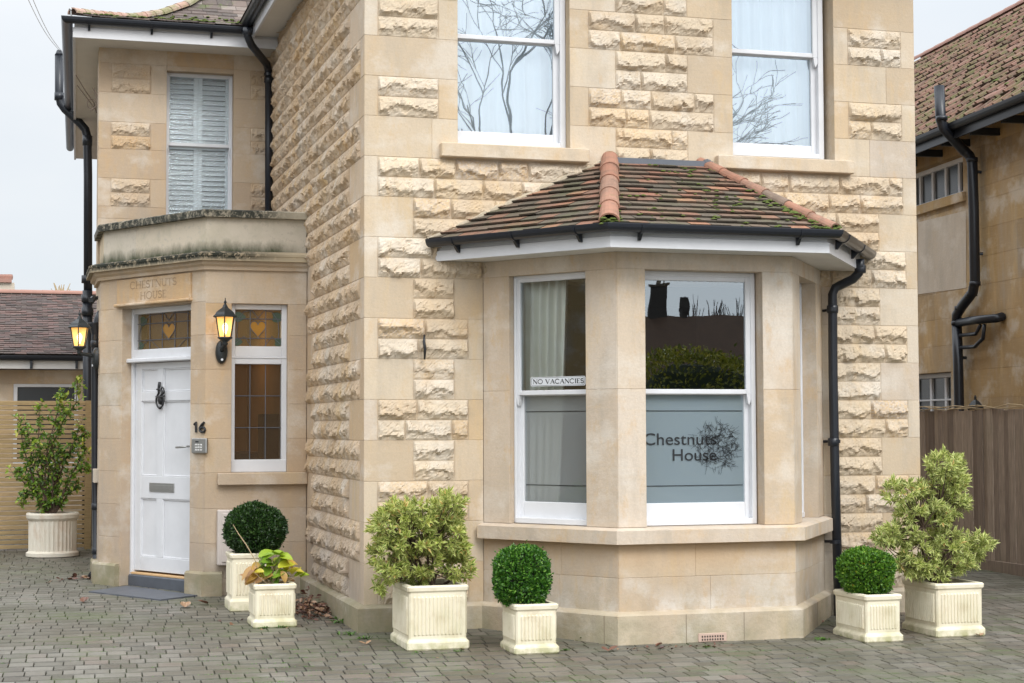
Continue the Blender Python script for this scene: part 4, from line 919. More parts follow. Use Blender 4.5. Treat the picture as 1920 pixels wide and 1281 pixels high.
# transom (leaded) and sidelight
def leaded(f,s0,s1,z0,z1,o,parent,heart=True,nx=5,nz=3,mat=None,name='pane'):
    mb=MB(); mb.add([f(s0,o,z0),f(s1,o,z0),f(s1,o,z1),f(s0,o,z1)],[(0,1,2,3)]); mb.build(name,mat or mAmber,parent)
    mb=MB(); w_=.009; q=o+.006
    def ln(P,ww=w_):
        for a,b_ in zip(P,P[1:]): mb.tube([f(a[0],q,a[1]),f(b_[0],q,b_[1])],ww/2,5)
    Wd,Hd=s1-s0,z1-z0
    if nx: 
        for i in range(1,nx): ln([(s0+Wd*i/nx,z0),(s0+Wd*i/nx,z1)])
    for fr in nz: ln([(s0,z0+Hd*fr),(s1,z0+Hd*fr)])
    if heart:
        cx=(s0+s1)/2; cz=z0+Hd*.5; hw=Wd/nx*.5 if nx%2 else Wd*.14; hh=Hd*.26
        hp=[(cx+hw*1.0*math.sin(t)**3,cz+hh*(.8125*math.cos(t)-.3125*math.cos(2*t)-.125*math.cos(3*t)-.0625*math.cos(4*t))) for t in np.linspace(0,2*PI,28)]
        hb=MB(); hb.add([f(x,o+.003,z) for x,z in hp[:-1]],[tuple(range(27))[::-1]]); hb.build('heart_glass',mHeart,parent); ln(hp,.007)
        for sg in (-1,1):
            e=cx+sg*Wd/2
            ln([(cx,z1-Hd*.22),(cx+sg*hw*.8,z1-Hd*.02),(cx+sg*Wd*.3,z1-Hd*.05),(e-sg*Wd*.07,z1-Hd*.28),(e-sg*.02,z1-Hd*.6),(e-sg*.03,z0+Hd*.2)],.007)
            ln([(cx+sg*Wd*.14,z0),(cx+sg*Wd*.3,z0+Hd*.28),(e,z0+Hd*.05)],.006)
            for cc,r in (((e-sg*Wd*.085,z1-Hd*.2),Hd*.14),((e-sg*Wd*.055,z0+Hd*.12),Hd*.11)):
                hb=MB(); hb.add([f(cc[0]+r*1.1*math.cos(t)*(1+.3*math.cos(3*t)),o+.004,cc[1]+r*math.sin(t)) for t in np.linspace(0,2*PI,14)[:-1]],[tuple(range(13))[::-1]]); hb.build('green_glass',mLeafG,parent)
    mb.build('lead_came',mLead,parent)
leaded(fD,a0+fwd+.012,a1-fwd-.012,ztr+.13,2.745,fo-.05,dfr,True,5,(.26,.72))
s0,s1=opS[0],opS[1]; so_=-.06
mb=MB()
for p,q in ((s0,s0+.038),(s1-.05,s1)): bar(mb,fP,p,q,1.19,2.785,so_-.1,so_)
bar(mb,fP,s0+.038,s1-.05,2.735,2.785,so_-.1,so_-.002); bar(mb,fP,s0+.038,s1-.05,2.285,2.385,so_-.1,so_-.001); bar(mb,fP,s0,s1,2.268,2.286,so_-.1,so_+.006); bar(mb,fP,s0+.038,s1-.05,2.215,2.268,so_-.1,so_-.001); bar(mb,fP,s0,s1,1.19,1.31,so_-.1,so_+.004,.006)
side=mb.build('sidelight_window',mWhite,H)
leaded(fP,s0+.038,s1-.05,2.385,2.735,so_-.045,side,True,3,(.22,.75))
leaded(fP,s0+.038,s1-.05,1.31,2.215,so_-.045,side,False,3,(.333,.667),mHallG)
mb=MB(); bar(mb,fP,.115,fP.L-.002,1.075,1.188,-.02,.075,.006,.4); mb.build('sidelight_sill',mPorch,H)
# hallway volume
mb=MB(); V2=[(-1.60,4.45),(-.72,3.02),(-.05,3.02),(-.05,5.0),(-1.6,5.0)]; 
V2=[(-1.55,4.42),(-.80,3.12),(-.08,3.12),(-.08,6.6),(-1.55,6.6)]
mb.add([(x,y,.1) for x,y in V2]+[(x,y,2.95) for x,y in V2],[(4,3,2,1,0),(5,6,7,8,9)]+[(i,i+1,5+i+1,5+i) for i in (2,3)]+[(4,0,5,9)]); mb.build('hallway_interior',mHall,H)
mb=MB(); mb.box(-.80,-.62,3.6,3.9,.1,2.15); mb.build('hallway_cupboard',mHallD,H); mb=MB(); mb.box(-.26,-.1,3.9,4.3,.1,1.75); mb.box(-.80,-.1,4.25,5.7,.1,1.35); mb.build('hallway_dresser',mHallD,H)
hl=bpy.data.lights.new('hall_light','POINT'); hl.energy=5.5; hl.color=(1,.68,.34); hl.shadow_soft_size=.15; ho=bpy.data.objects.new('hall_light',hl); ho.location=(-.6,5.2,2.6); C.objects.link(ho)
# room lights: the bedroom nets get daylight only; the bay room has a lit picture rail
# house number & keypad
n16=thing('house_number','black iron numerals 16 fixed on the stone pier beside the door','house number',fP(-.06,.01,1.6))
a=fP.px(363,811,.01); b_=fP.px(384,792,.01)
f16=fP
mb=MB(); hz=fP.px(374,793,.01)[1]; lz=fP.px(374,811.5,.01)[1]; x0=fD.px(363,800,.012); 
# numerals sit on the angled pier face
fa=fD; A_=fD.px(364,811,.012); B_=fD.px(371,792,.012); C_=fD.px(384,811,.012); h=B_[1]-A_[1]
mb.tube([fD(A_[0]-.0,.012,A_[1]+h*.78),fD(A_[0]+.028,.012,A_[1]+h),fD(A_[0]+.03,.012,A_[1]+h*.5),fD(A_[0]+.03,.012,A_[1])],0.012,7); n16.location=fD(A_[0],.012,A_[1]); mb.build('numeral',mIron,n16,n16.location); mb=MB()
w6=.055; cx6=fD.px(379,811,.012)[0]
P6=[(cx6+.035,h*.97),(cx6-.005,h*.80),(cx6-.045,h*.42),(cx6-.045,h*.2),(cx6-.01,h*.02),(cx6+.035,h*.06),(cx6+.055,h*.25),(cx6+.035,h*.47),(cx6,h*.52),(cx6-.035,h*.38)]
mb.tube([fD(x,.012,A_[1]+z) for x,z in [(cx6+(x_-cx6)*.85,z_6) for x_,z_6 in P6]],.012,7); n16.location=fD(A_[0],.012,A_[1]); mb.build('numeral',mIron,n16,n16.location)
ka,kb=fD.px(358,850,.03),fD.px(384,822,.03)
kp=thing('entry_keypad','small grey metal door entry keypad under the number 16','keypad',fD(ka[0],.0,ka[1]))
mb=MB(); bar(mb,fD,ka[0],kb[0]+.02,ka[1],kb[1],0,.03,.008); mb.build('housing',mSteel,kp,kp.location)
mb=MB(); w_=kb[0]+.02-ka[0]; hK=kb[1]-ka[1]
for i in range(3):
    for j in range(3): bar(mb,fD,ka[0]+w_*(.28+.17*i),ka[0]+w_*(.28+.17*i)+w_*.11,ka[1]+hK*(.18+.17*j),ka[1]+hK*(.18+.17*j)+hK*.10,.028,.034,.001)
mb.build('keys',mWhiteO,kp,kp.location); mb=MB(); bar(mb,fD,ka[0]+w_*.3,ka[0]+w_*.5,ka[1]+hK*.72,ka[1]+hK*.82,.028,.033,.001); mb.build('display',mInk,kp,kp.location)
# meter box
mbx=thing('meter_box','pale pinkish plastic meter box on the porch wall behind the round clipped bush','meter box',fP(.1,0,.33))
mb=MB(); bar(mb,fP,.113,.50,.33,.845,0,.10,.01); mb.build('housing',mBox,mbx,mbx.location); mb=MB(); bar(mb,fP,.15,.46,.36,.815,.098,.112,.006); mb.build('cover',mBox,mbx,mbx.location)
# small vent block on flank
vb=MB(); P=onY(184,892,4.6); vb.bbox(P[0]-.05,P[0]+.08,4.5,4.7,P[2]-.07,P[2]+.07); tag(vb.build('alarm_vent',mPatch),'small stone coloured vent box on the far left edge of the porch','vent')
# ---- lanterns
def lantern(name,label,base,c,group,sc=1.0):
    """base: wall plate point + outward normal ; c: centre of glass bottom"""
    t=thing(name,label,'wall lantern',tuple(c),group); mb=MB(); c=Vector(c); L0=t.location
    h=.205*sc; r0,r1=.062*sc,.098*sc
    V=[];n=6; rot=.35
    def hexr(r,z,off=(0,0)): return [Vector((c.x+r*math.cos(2*PI*k/n+rot),c.y+r*math.sin(2*PI*k/n+rot),c.z+z)) for k in range(n)]
    lo,hi=hexr(r0,0),hexr(r1,h)
    for k in range(n): mb.tube([lo[k],hi[k]],.006*sc,6)
    for rr in (lo,hi):
        for k in range(n): mb.tube([rr[k],rr[(k+1)%n]],.006*sc,6)
    mb.build('lamp_frame',mLamp,t,L0)
    g=MB(); l2,h2=hexr(r0*.96,0),hexr(r1*.96,h); 
    for k in range(n): g.add([l2[k],l2[(k+1)%n],h2[(k+1)%n],h2[k]],[(0,1,2,3)])
    g.build('lamp_glass',mLG,t,L0)
    mb=MB(); mb.lathe(c+Vector((0,0,h)),[(r1*1.28,-.012),(r1*1.3,-.004),(r1*1.1,.012),(r1*.95,.035*sc),(r1*.6,.062*sc),(r1*.34,.078*sc),(r1*.2,.105*sc),(.010,.118*sc),(.016,.13*sc),(.012,.142*sc),(.006,.148*sc),(.004,.175*sc)],6,rot=rot); mb.build('lamp_cap',mLamp,t,L0)
    mb=MB(); mb.lathe(c,[(.012,-.085*sc),(.03,-.06*sc),(.022,-.045*sc),(r0*.8,-.022*sc),(r0*1.15,-.006),(r0*1.1,.004)],12); bs=Vector(base[0]); bn=Vector(base[1])
    mb.tube([c+Vector((0,0,-.05*sc)),c+Vector((0,0,-.075*sc))-bn*.02,bs+bn*.07+Vector((0,0,.03)),bs+bn*.03],[.02,.018,.022,.03],8); mb.build('lamp_arm',mLamp,t,L0,smooth=True)
    mb=MB(); x=Vector((-bn.y,bn.x,0)); m=18
    for (d_,k) in ((0,1),):
        V=[]
        for d_,k in ((0.001,1),(.03,1),(.05,.85),(.062,.5)):
            for i in range(m): a=2*PI*i/m; V.append(bs+bn*d_+x*math.cos(a)*.058*k*sc+Vector((0,0,math.sin(a)*.115*k*sc)))
        mb.add(V,[(i*m+j,i*m+(j+1)%m,(i+1)*m+(j+1)%m,(i+1)*m+j) for i in range(3) for j in range(m)]+[tuple(range(3*m,4*m))])
    fixn(mb.build('back_plate',mLamp,t,L0,smooth=True))
    mb=MB(); mb.tube([bs+bn*.055+Vector((0,0,-.075)),bs+bn*.066+Vector((0,0,-.075))],.012,8); mb.build('sensor',mSign,t,L0)
    mb=MB(); mb.lathe(c+Vector((0,0,.03)),[(.012,0),(.014,.02),(.026,.05),(.028,.075),(.016,.1),(.003,.11)],12); mb.build('bulb',mBulb,t,L0,smooth=True)
    li=bpy.data.lights.new('lamp_light','POINT'); li.energy=2.2; li.color=(1,.66,.30); li.shadow_soft_size=.04; lo_=bpy.data.objects.new('lamp_light',li); C.objects.link(lo_); lo_.parent=t; lo_.location=(0,0,.09)
    return t
GL='lit lanterns flanking the door'
P=fP.px(422,633,.13); bs=fP(fP.px(415,660,.0)[0],0,fP.px(415,660,0)[1])
lantern('wall_lantern','lit black coach lantern on the pier between the door and the sidelight window',(bs,(0,-1,0)),fP(P[0],.13,P[1]),GL,.98)
P=onY(149,650,4.45); bs=(-1.86,4.55,onY(188,672,4.55)[2])
lantern('wall_lantern','lit black coach lantern on the porch edge left of the door',(bs,(-1,0,0)),(P[0],4.45,P[2]),GL,.98)
# small downpipe beside the porch
X=onY(179,700,4.75)[0]; yy=4.75
P=[onY(190,585,yy),onY(184,598,yy),onY(179,622,yy),onY(178,660,yy),onY(179,900,yy),(onY(181,1040,yy)[0],yy,.17),(onY(175,1062,yy)[0]-.02,yy-.06,.09)]
pipe('porch_downpipe',P,.040,H,[(onY(179,645,yy),z_),(onY(180,950,yy),z_),(onY(181,1033,yy),z_)])
mb=MB(); mb.tube([onY(150,607,yy),onY(184,607,yy)],.014,8); mb.tube([onY(176,606,yy),onY(181,640,yy)],[.06,.03],10); mb.build('rainwater_hopper',mBlack,H)
# thick soil pipe behind the slatted fence
ys=9.6; 
sp_=thing('soil_pipe','thick black soil pipe rising behind the slatted fence to a vent above the eaves','pipe',tuple(onY(165,760,ys)))
P=[onY(111,104,ys),onY(111,178,ys),onY(114,194,ys),onY(122,205,ys),onY(150,231,ys),onY(160,243,ys),onY(164,258,ys),onY(165,330,ys),onY(165,545,ys)]
mb=MB(); mb.tube(P,.056,14); 
for y in (181,): 
    c=Vector(onY(111,y,ys)); mb.tube([c-z_*.05,c+z_*.05],.062,14)
c=Vector(onY(164,262,ys)); mb.tube([c-z_*.08,c+z_*.05],.064,14); c=Vector(onY(111,104,ys)); mb.tube([c,c+z_*.03,c+z_*.07],[.06,.045,.03],10)
mb.build('upper_pipe',mBlack,sp_,sp_.location,smooth=True)
mb=MB(); mb.tube([onY(164,545,ys),onY(165,750,ys),tuple(onY(165,750,ys)[:2])+(0,)],.064,14)
for y in (524,560,585): 
    c=Vector(onY(164,y,ys)); mb.tube([c-z_*.05,c+z_*.05],.077,14)
mb.build('lower_pipe',mBlack,sp_,sp_.location,smooth=True)
cm=MB(); c=Vector(onY(175,560,4.9)); cm.tube([c+Vector((.1,0,.02)),c],.02,8); cm.tube([c,c+Vector((-.02,-.09,-.03))],.032,10); cm.bbox(c.x-.05,c.x+.0,c.y-.12,c.y-.09,c.z-.05,c.z+.0)
tag(cm.build('security_camera',mLamp),'small dark security camera at the porch edge just above the left lantern','camera')
# iron wall hook on the front wall
mb=MB(); c=onY(796,650,-.05); mb.tube([onY(796,628,-.05),onY(795,640,-.07),onY(797,655,-.07),onY(796,674,-.05)],[.008,.012,.012,.008],8); mb.tube([onY(795,640,-.07),onY(795,640,.01)],.008,6); tag(mb.build('wall_hook',mIron,smooth=True),'black wrought iron hook on the rock-faced front wall left of the bay','hook')
# air brick
ab=thing('air_brick','pale clay air brick with two rows of square holes low in the bay plinth','air brick',onY(1335,1195,-1.13)); fz=frame((1.755,-1.13),(3.23,-1.13))
a,b_=fz.px(1309,1204),fz.px(1362,1186)
mb=MB(); bar(mb,fz,a[0],b_[0],a[1],b_[1],-.02,.007,.003); mb.build('clay_block',mTerra,ab,ab.location)
mb=MB()
for i in range(9):
    for j in range(2):
        s=a[0]+.022+(b_[0]-a[0]-.044)*(i+.5)/9; z=a[1]+(b_[1]-a[1])*(.26+.36*j); mb.box(s-.0055,s+.0055,.005,.0085,z-.007,z+.007,.5,lambda s,o,z:fz(s,o,z))
mb.build('holes',mHole,ab,ab.location)
# overhead cables and loose loops on the wing
mb=MB(); e=onY(112,95,9.6)
for dx,sx in ((0,45),(.02,57)): 
    far=atD(sx-22,-70,14); P=[Vector(far).lerp(Vector(e)+Vector((dx,0,0)),i/12)+Vector((0,0,-.10*math.sin(PI*i/12))) for i in range(13)]; mb.tube(P,.0035,5)
tag(mb.build('overhead_cables',mWhiteO),'two thin overhead cables running down from the top left sky to the pipe','cable')
mb=MB(); yq=5.19
mb.tube([onY(142,140,4.9),onY(160,170,5.0),onY(176,192,5.1),onY(181,212,yq)],.005,5); mb.tube([onY(145,160,4.9),onY(165,186,5.0),onY(180,206,5.1)],.005,5)
mb.tube([onY(180+8*math.cos(t)-8,195+9*math.sin(t),5.05) for t in np.linspace(0,6,14)],.005,5); mb.tube([onY(174,165,5.05),onY(181,178,5.05),onY(182,198,5.05),onY(170,208,5.05)],.006,5)
tag(mb.build('loose_cables',mCable),'loose brown cables looping under the eave of the left wing','cable')
# ================================================================== GROUND
def groundsheet(name,x0,x1,ys,dz,mat,label=None,kind='structure'):
    mb=MB(); V=[];
    for y in ys: V+=[(x0,y,gz(y)+dz),(x1,y,gz(y)+dz)]
    mb.add(V,[(2*i,2*i+1,2*i+3,2*i+2) for i in range(len(ys)-1)]); o=mb.build(name,mat); o['kind']=kind; return o
groundsheet('ground',-400,400,[-400,-80,-14,-3,-1.25,0,2.7,8,20,80,400],-.055,mTar)
groundsheet('paving_bed',-8,12,[-9,-3,-1.25,0,2.7,8,16],-.012,mJoint)
mb=MB(); th=.048; cy_,sy_=math.cos(th),math.sin(th); rp=.185
rb=random.Random(11)
for r in range(-49,90):
    v=r*rp; x=-8-rb.random()*.3
    while x<12.5:
        L_=rb.choice((.11,.14,.14,.17,.20)); 
        xc,yc=x+L_/2,v+rp/2; X=xc*cy_+yc*sy_; Y=-xc*sy_+yc*cy_
        hx,hy=L_/2-.0018,rp/2-.0085; x+=L_
        if Y<-8.5 or Y>15.5 or X<-7.8 or X>11.5: continue
        if (0.15<X<4.8 and .1<Y<8.5): continue
        if (-1.6<X<-.1 and 4.4<Y<12): continue
        dz=rb.uniform(-.0015,.0015); tx=rb.uniform(-.009,.009); ty=rb.uniform(-.012,.012); c=.006
        q=[]
        for (hx_,hy_,dd) in ((hx-.0035,hy-.010,0),(hx,hy,-.009),(hx,hy,-.03)):
            for sx,sy2 in ((-1,-1),(1,-1),(1,1),(-1,1)):
                a=sx*hx_; b_=sy2*hy_; px=X+a*cy_+b_*sy_; py=Y-a*sy_+b_*cy_; q.append((px,py,gz(py)+dz+dd+a*tx+b_*ty))
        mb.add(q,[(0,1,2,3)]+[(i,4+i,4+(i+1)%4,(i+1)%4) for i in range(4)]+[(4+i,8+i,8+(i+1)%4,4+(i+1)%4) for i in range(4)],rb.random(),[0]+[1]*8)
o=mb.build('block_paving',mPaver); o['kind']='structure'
# slate mat in front of door
ms=[onG(172,1112),onG(205,1121),onG(295,1127),onG(347,1115),onG(300,1100),onG(230,1098)]
ms=[(-1.98,3.42),(-1.38,2.50),(-1.02,2.78),(-1.60,3.86)]
mb=MB(); V=[(x,y,gz(y)+.012) for x,y in ms]+[(x,y,gz(y)-.01) for x,y in ms]; mb.add(V,[(0,1,2,3)]+[(i,4+i,4+(i+1)%4,(i+1)%4) for i in range(4)]); tag(fixn(mb.build('slate_slab',mSlate)),'flat dark slate slab on the paving in front of the white door','slab')
# ================================================================== FENCES
FN=thing('slatted_fence','pale wooden horizontal slat fence with a chunky end post, left of the porch','fence',(-1.9,8.9,.08))
yf=8.9; x1=onY(158,1000,yf)[0]; x2=onY(171,1000,yf)[0]; zt=onY(100,752,yf)[2]; zb=gz(yf)+.02; n=30
mb=MB()
for i in range(n):
    z=zb+(zt-.05-zb)*(i+.0)/n; hgt=(zt-zb)/n*.74
    mb.bbox(-5.5,x1,yf,yf+.02,z,z+hgt,random.random(),c=.003)
mb.bbox(-5.5,x1,yf-.006,yf+.03,zt-.055,zt,.6,c=.004); mb.build('slats',mSlat,FN,FN.location)
for xp in (x1,-3.7):
    mb=MB(); mb.bbox(xp,xp+(x2-x1),yf-.02,yf+.07,zb-.1,zt+.005,.2,c=.005)
    if xp>-3: mb.build('post',mSlat,FN,FN.location)
xf=7.44
FB=thing('board_fence','tall weathered grey-brown vertical board fence running along the right of the drive','fence',(xf,3,0)); mb=MB(); y=-4.5; i=0
zft=onX(1850,768,xf)[2]
while y<13:
    wd=rb.uniform(.098,.106); ov=rb.uniform(0,.012)+(.006 if i%2 else 0)
    g=gz(y); mb.bbox(xf-.012-ov,xf-ov,y,y+wd+.015,g+.11,zft+rb.uniform(-.012,.012),rb.random(),c=.002); y+=wd; i+=1
mb.build('boards',mBoard,FB,FB.location); mb=MB()
for ya_,yb_ in ((-4.5,-1.2),(-1.2,2.2),(2.2,5.6),(5.6,9.2),(9.2,13)): mb.bbox(xf-.03,xf+.01,ya_,yb_,gz((ya_+yb_)/2)-.05,gz((ya_+yb_)/2)+.11,rb.random(),c=.005)
mb.build('gravel_board',mBoard,FB,FB.location); mb=MB()
for z in (.4,1.0,1.55): mb.bbox(xf+.0,xf+.05,-4.5,13,z,z+.07)
mb.build('rail',mBoard,FB,FB.location)
mb=MB()
for k in range(3):
    P=[]; y=1.5+k*.7
    for i in range(16): P.append((xf-.03+rb.uniform(-.02,.02),y+i*.22,zft+.02+.02*math.sin(i*1.1+k)+rb.uniform(0,.015)))
    mb.tube(P,.006,5)
tag(mb.build('bare_creeper',mTwig),'dry bare creeper stems trailing along the top of the board fence','creeper')
# ================================================================== BUNGALOW (left background)
BG=thing('bungalow','low stone bungalow with dark tiled roof behind the slatted fence on the left','bungalow',(-5,15,0))
yb=14.0; 
def PY(x,y,Y=yb): return onY(x,y,Y)
zev=PY(80,690)[2]; zfb=PY(80,693)[2]
fB=frame((-9,yb),(-1.0,yb)); sB=lambda X:X+9
wx0,wx1=PY(25,760)[0],PY(147,760)[0]; wz1=PY(80,720)[2]
mb=MB(); ashlar(mb,fB,0,8,-.1,PY(80,694)[2],[(sB(wx0),sB(wx1),1.0,wz1)],.2,zs=[.6,1.2,1.8,PY(80,718)[2]],lo=.8,hi=1.6); mb.box(-9,-1,yb+.25,yb+6,-.1,2.2); mb.build('wall',mPorch,BG,BG.location)
mb=MB(); bar(mb,fB,sB(wx0),sB(wx1),1.0,1.08,-.1,-.01); bar(mb,fB,sB(wx0),sB(wx1),wz1-.05,wz1,-.1,-.01)
for s in (sB(wx0),sB(wx1)-.06): bar(mb,fB,s,s+.06,1.08,wz1-.05,-.1,-.012)
bw=mb.build('window',mWhite,BG,BG.location); mb=MB(); mb.box(wx0,wx1,yb+.05,yb+.055,1.05,wz1-.03); mb.build('pane',mGlassB,bw,(0,0,0) if False else BG.location)
mb=MB()
for k in range(12): mb.box(wx0+.08,(wx0+wx1)/2-.05,yb+.12,yb+.15,wz1-.12-k*.075,wz1-.10-k*.075)
mb.build('blind',mWhiteO,bw,BG.location)
mb=MB(); mb.box(wx0,wx1,yb+.6,yb+.62,.9,wz1); mb.build('window_interior',mDarkroom,bw,BG.location)
fz0,fz1=PY(80,692)[2],PY(80,679)[2]
mb=MB(); mb.bbox(-9.5,-.8,yb-.34,yb-.31,PY(80,692,yb-.34)[2],PY(80,668,yb-.34)[2]); mb.box(-9.5,-.8,yb-.31,yb,fz0+.03,fz0+.05); mb.build('fascia',mWhiteO,BG,BG.location)
mb=MB(); zg=PY(80,668,yb-.4)[2]; mb.sweep([(-9.5,yb-.34),(-.8,yb-.34)],[(.0+.06+.06*math.cos(a),zg-.07*math.sin(a)) for a in np.linspace(PI,0,9)]+[(.12,zg+.01),(0,zg+.01)]); mb.build('gutter',mBlack,BG,BG.location)
mb=MB()
for x in (188/3.2,460/3.2): c=PY(x,683,yb-.36); mb.box(c[0]-.02,c[0]+.02,yb-.42,yb-.33,c[2]-.07,c[2]+.05)
mb.build('gutter_bracket',mBlack,BG,BG.location)
r0=Vector((-9.5,yb-.40,zg+.02)); yr=17.6; zr=onY(80,553,yr)[2]
mb=MB(); tiles(mb,[r0,(-.8,yb-.40,zg+.02),(-.8,yr,zr),(-9.5,yr,zr)],(1,0,0),.125,.17,.012,.02,.5,.010); mb.add([(-9.5,yr,zr),(-.8,yr,zr),(-.8,21,zg),(-9.5,21,zg)],[(3,2,1,0)]); br=fixn(mb.build('roof',mTileB,BG,BG.location))
mb=MB(); ridge(mb,(-9.5,yr,zr+.03),(-.8,yr,zr+.03),24,.07,flare=.004); fixn(mb.build('ridge_tile',mTrimR,br,BG.location))
# far house with chimney peeping over
yc=40; FH=thing('distant_house','distant house gable with brick chimney pots just above the bungalow ridge','house',(onY(8,560,yc)[0],yc,0))
x0,x1=onY(-60,545,yc)[0],onY(27,545,yc)[0]; z1=onY(10,530,yc)[2]
mb=MB(); mb.box(x0,x1,yc,yc+3,-.1,z1); mb.build('wall',mPatch,FH,FH.location); mb=MB(); xa,xb=onY(-6,520,yc)[0],onY(22,520,yc)[0]; mb.box(xa,xb,yc-.1,yc+.8,z1,onY(10,523,yc)[2]); 
for x in (4,11,18): c=onY(x,523,yc); mb.lathe((c[0],yc+.3,c[2]),[(.09,0),(.1,.1),(.08,.16)],8)
mb.build('chimney',mTrimR,FH,FH.location)
# ================================================================== NEIGHBOUR (right)
NH=thing('neighbouring_house','ochre stained stone house with red tiled roof beyond the board fence on the right','house',(9,4,0))
c=onV(1822,600,(8.3,0),(8.3+1.0,10)); 
na=(8.15,14.0); 
base_p=atD(1822,620,20.6); dirN=np.array([math.sin(.112),math.cos(.112)])
nA=base_p[:2]+dirN*9; nB=base_p[:2]-dirN*7
fN=frame(nA,nB)
def pN(x,y,o=0): return fN.px(x,y,o)
def evz(x,y,o): return pN(x,y,o)[1]
ze=pN(1820,225,.35)[1]
wu=(pN(1718,300)[0],pN(1805,300)[0],pN(1790,366)[1],pN(1790,293)[1]); wl_=(pN(1727,720)[0]-.4,pN(1783,720)[0],.9,pN(1783,697)[1])
mb=MB(); ashlar(mb,fN,0,fN.L,-.1,ze+.1,[(wu[0]-.6,wu[1],wu[2],wu[3]),(wl_[0]-.5,wl_[1],wl_[2],wl_[3])],.3,zs=[-.1+.34*i for i in range(30)],lo=.5,hi=1.1); mb.build('wall',mNeigh,NH,NH.location)
mb=MB()
pp=[pN(1722,417),pN(1812,395),pN(1812,540),pN(1722,552)]
mb.add([fN(s,.004,z) for s,z in pp],[(0,3,2,1)],.8); mb.build('repair_patch',mPatch,NH,NH.location)
def nwin(w_,nx,nz,ex):
    mb=MB(); a,b_=w_[0]-ex,w_[1]; o=-.12
    for s in (a,b_-.06): bar(mb,fN,s,s+.06,w_[2],w_[3],o-.08,o)
    for z in (w_[2],w_[3]-.06): bar(mb,fN,a,b_,z,z+.06,o-.08,o+.003)
    for i in range(1,nx): s=a+(b_-a)*i/nx; bar(mb,fN,s-.03,s+.03,w_[2]+.06,w_[3]-.06,o-.06,o-.01)
    for i in range(1,nz): z=w_[2]+(w_[3]-w_[2])*i/nz; bar(mb,fN,a+.06,b_-.06,z-.012,z+.012,o-.06,o-.012)
    w2=mb.build('window',mWhite,NH,NH.location); mb=MB(); mb.add([fN(a,o-.04,w_[2]),fN(b_,o-.04,w_[2]),fN(b_,o-.04,w_[3]),fN(a,o-.04,w_[3])],[(0,1,2,3)]); mb.build('pane',mGlassB,w2,NH.location)
    mb=MB(); mb.add([fN(a,o-.5,w_[2]),fN(b_,o-.5,w_[2]),fN(b_,o-.5,w_[3]),fN(a,o-.5,w_[3])],[(0,1,2,3)]); mb.build('window_interior',mDarkroom,w2,NH.location)
    mb=MB(); bar(mb,fN,a-.05,b_+.08,w_[2]-.12,w_[2]-.0,-.1,.05); mb.build('window_sill',mNeigh,w2,NH.location)
nwin(wu,5,1,.6); nwin(wl_,4,4,.5)
# roof
eo=.42; E_=lambda s,o,z:Vector(fN(s,o,z)); zE2=pN(1820,222,eo)[1]
k=.78; dpt=3.7; zrn=zE2+dpt*k+.0
# choose ridge height so that its silhouette passes the photo's ridge line
sr=pN(1816,68,eo-dpt)[0]; zrn=pN(1816,68,eo-dpt)[1]
mb=MB(); tiles(mb,[E_(0,eo,zE2),E_(fN.L,eo,zE2),E_(fN.L,eo-dpt,zrn),E_(0,eo-dpt,zrn)],E_(1,0,0)-E_(0,0,0),.26,.24,.020,.03,.5,.034,roll=1)
mb.add([E_(0,eo-dpt,zrn),E_(fN.L,eo-dpt,zrn),E_(fN.L,-2*dpt+eo,zE2),E_(0,-2*dpt+eo,zE2)],[(0,1,2,3)]); nr=fixn(mb.build('roof',mTileN,NH,NH.location))
mb=MB(); ridge(mb,E_(0,eo-dpt,zrn+.04),E_(fN.L,eo-dpt,zrn+.04),36,.10,flare=.01); fixn(mb.build('ridge_tile',mTrimR,nr,NH.location))
mb=MB(); 
for i in range(300):
    s=rm.uniform(3,fN.L); q=rm.random(); p=E_(s,eo,zE2).lerp(E_(s,eo-dpt,zrn),q); blob(mb,(p.x,p.y,p.z+.05),rm.uniform(.02,.055))
mb.build('moss',mMoss,nr,NH.location)['kind']='stuff'
mb=MB(); q=pN(1912,99,eo-1.6); 
mb=MB(); mb.sweep([fN(0,0,0)[:2],fN(fN.L,0,0)[:2]],[(eo+.06+.06*math.cos(a)-.02,zE2-.0-.065*math.sin(a)) for a in np.linspace(PI,0,9)]+[(eo+.1,zE2+.01),(eo-.02,zE2+.01)]); mb.sweep([fN(0,0,0)[:2],fN(fN.L,0,0)[:2]],[(eo-.02,zE2-.16),(eo-.0,zE2-.16),(eo-.0,zE2),(eo-.02,zE2)]); mb.build('gutter',mBlack,NH,NH.location)
mb=MB(); 
for i in range(18): mb=MB(); bar(mb,fN,1+i*.8,1.05+i*.8,zE2-.17,zE2-.08,-.1,eo-.06); mb.build('rafter_end',mLamp,NH,NH.location)
# neighbour soil pipe
def Pn(x,y,o=.12): 
    s,z=pN(x,y,o); return fN(s,o,z)
npz=thing('neighbour_soil_pipe','black soil pipe with bends and side branches on the ochre neighbouring house wall','pipe',Pn(1798,760))
mb=MB(); mb.tube([Pn(1761,162,.58),Pn(1764,225,.58),Pn(1769,240,.56),Pn(1806,281,.2),Pn(1818,292,.13),Pn(1823,305),Pn(1826,400),Pn(1828,528),Pn(1824,548),Pn(1804,574),Pn(1794,590),Pn(1794,610)],0.062,14)
for q in ((1766,222,.58),(1823,300,.12),(1828,532,.12),(1822,552,.12),(1800,578,.12),(1794,606,.12)): c=Vector(Pn(*q)); mb.tube([c-z_*.025,c+z_*.025],.068,14)
mb.build('upper_pipe',mBlack,npz,npz.location,smooth=True)
mb=MB(); mb.tube([Pn(1794,608),Pn(1797,700),Pn(1799,790),Pn(1799,1000)],.062,14); mb.build('lower_pipe',mBlack,npz,npz.location,smooth=True)
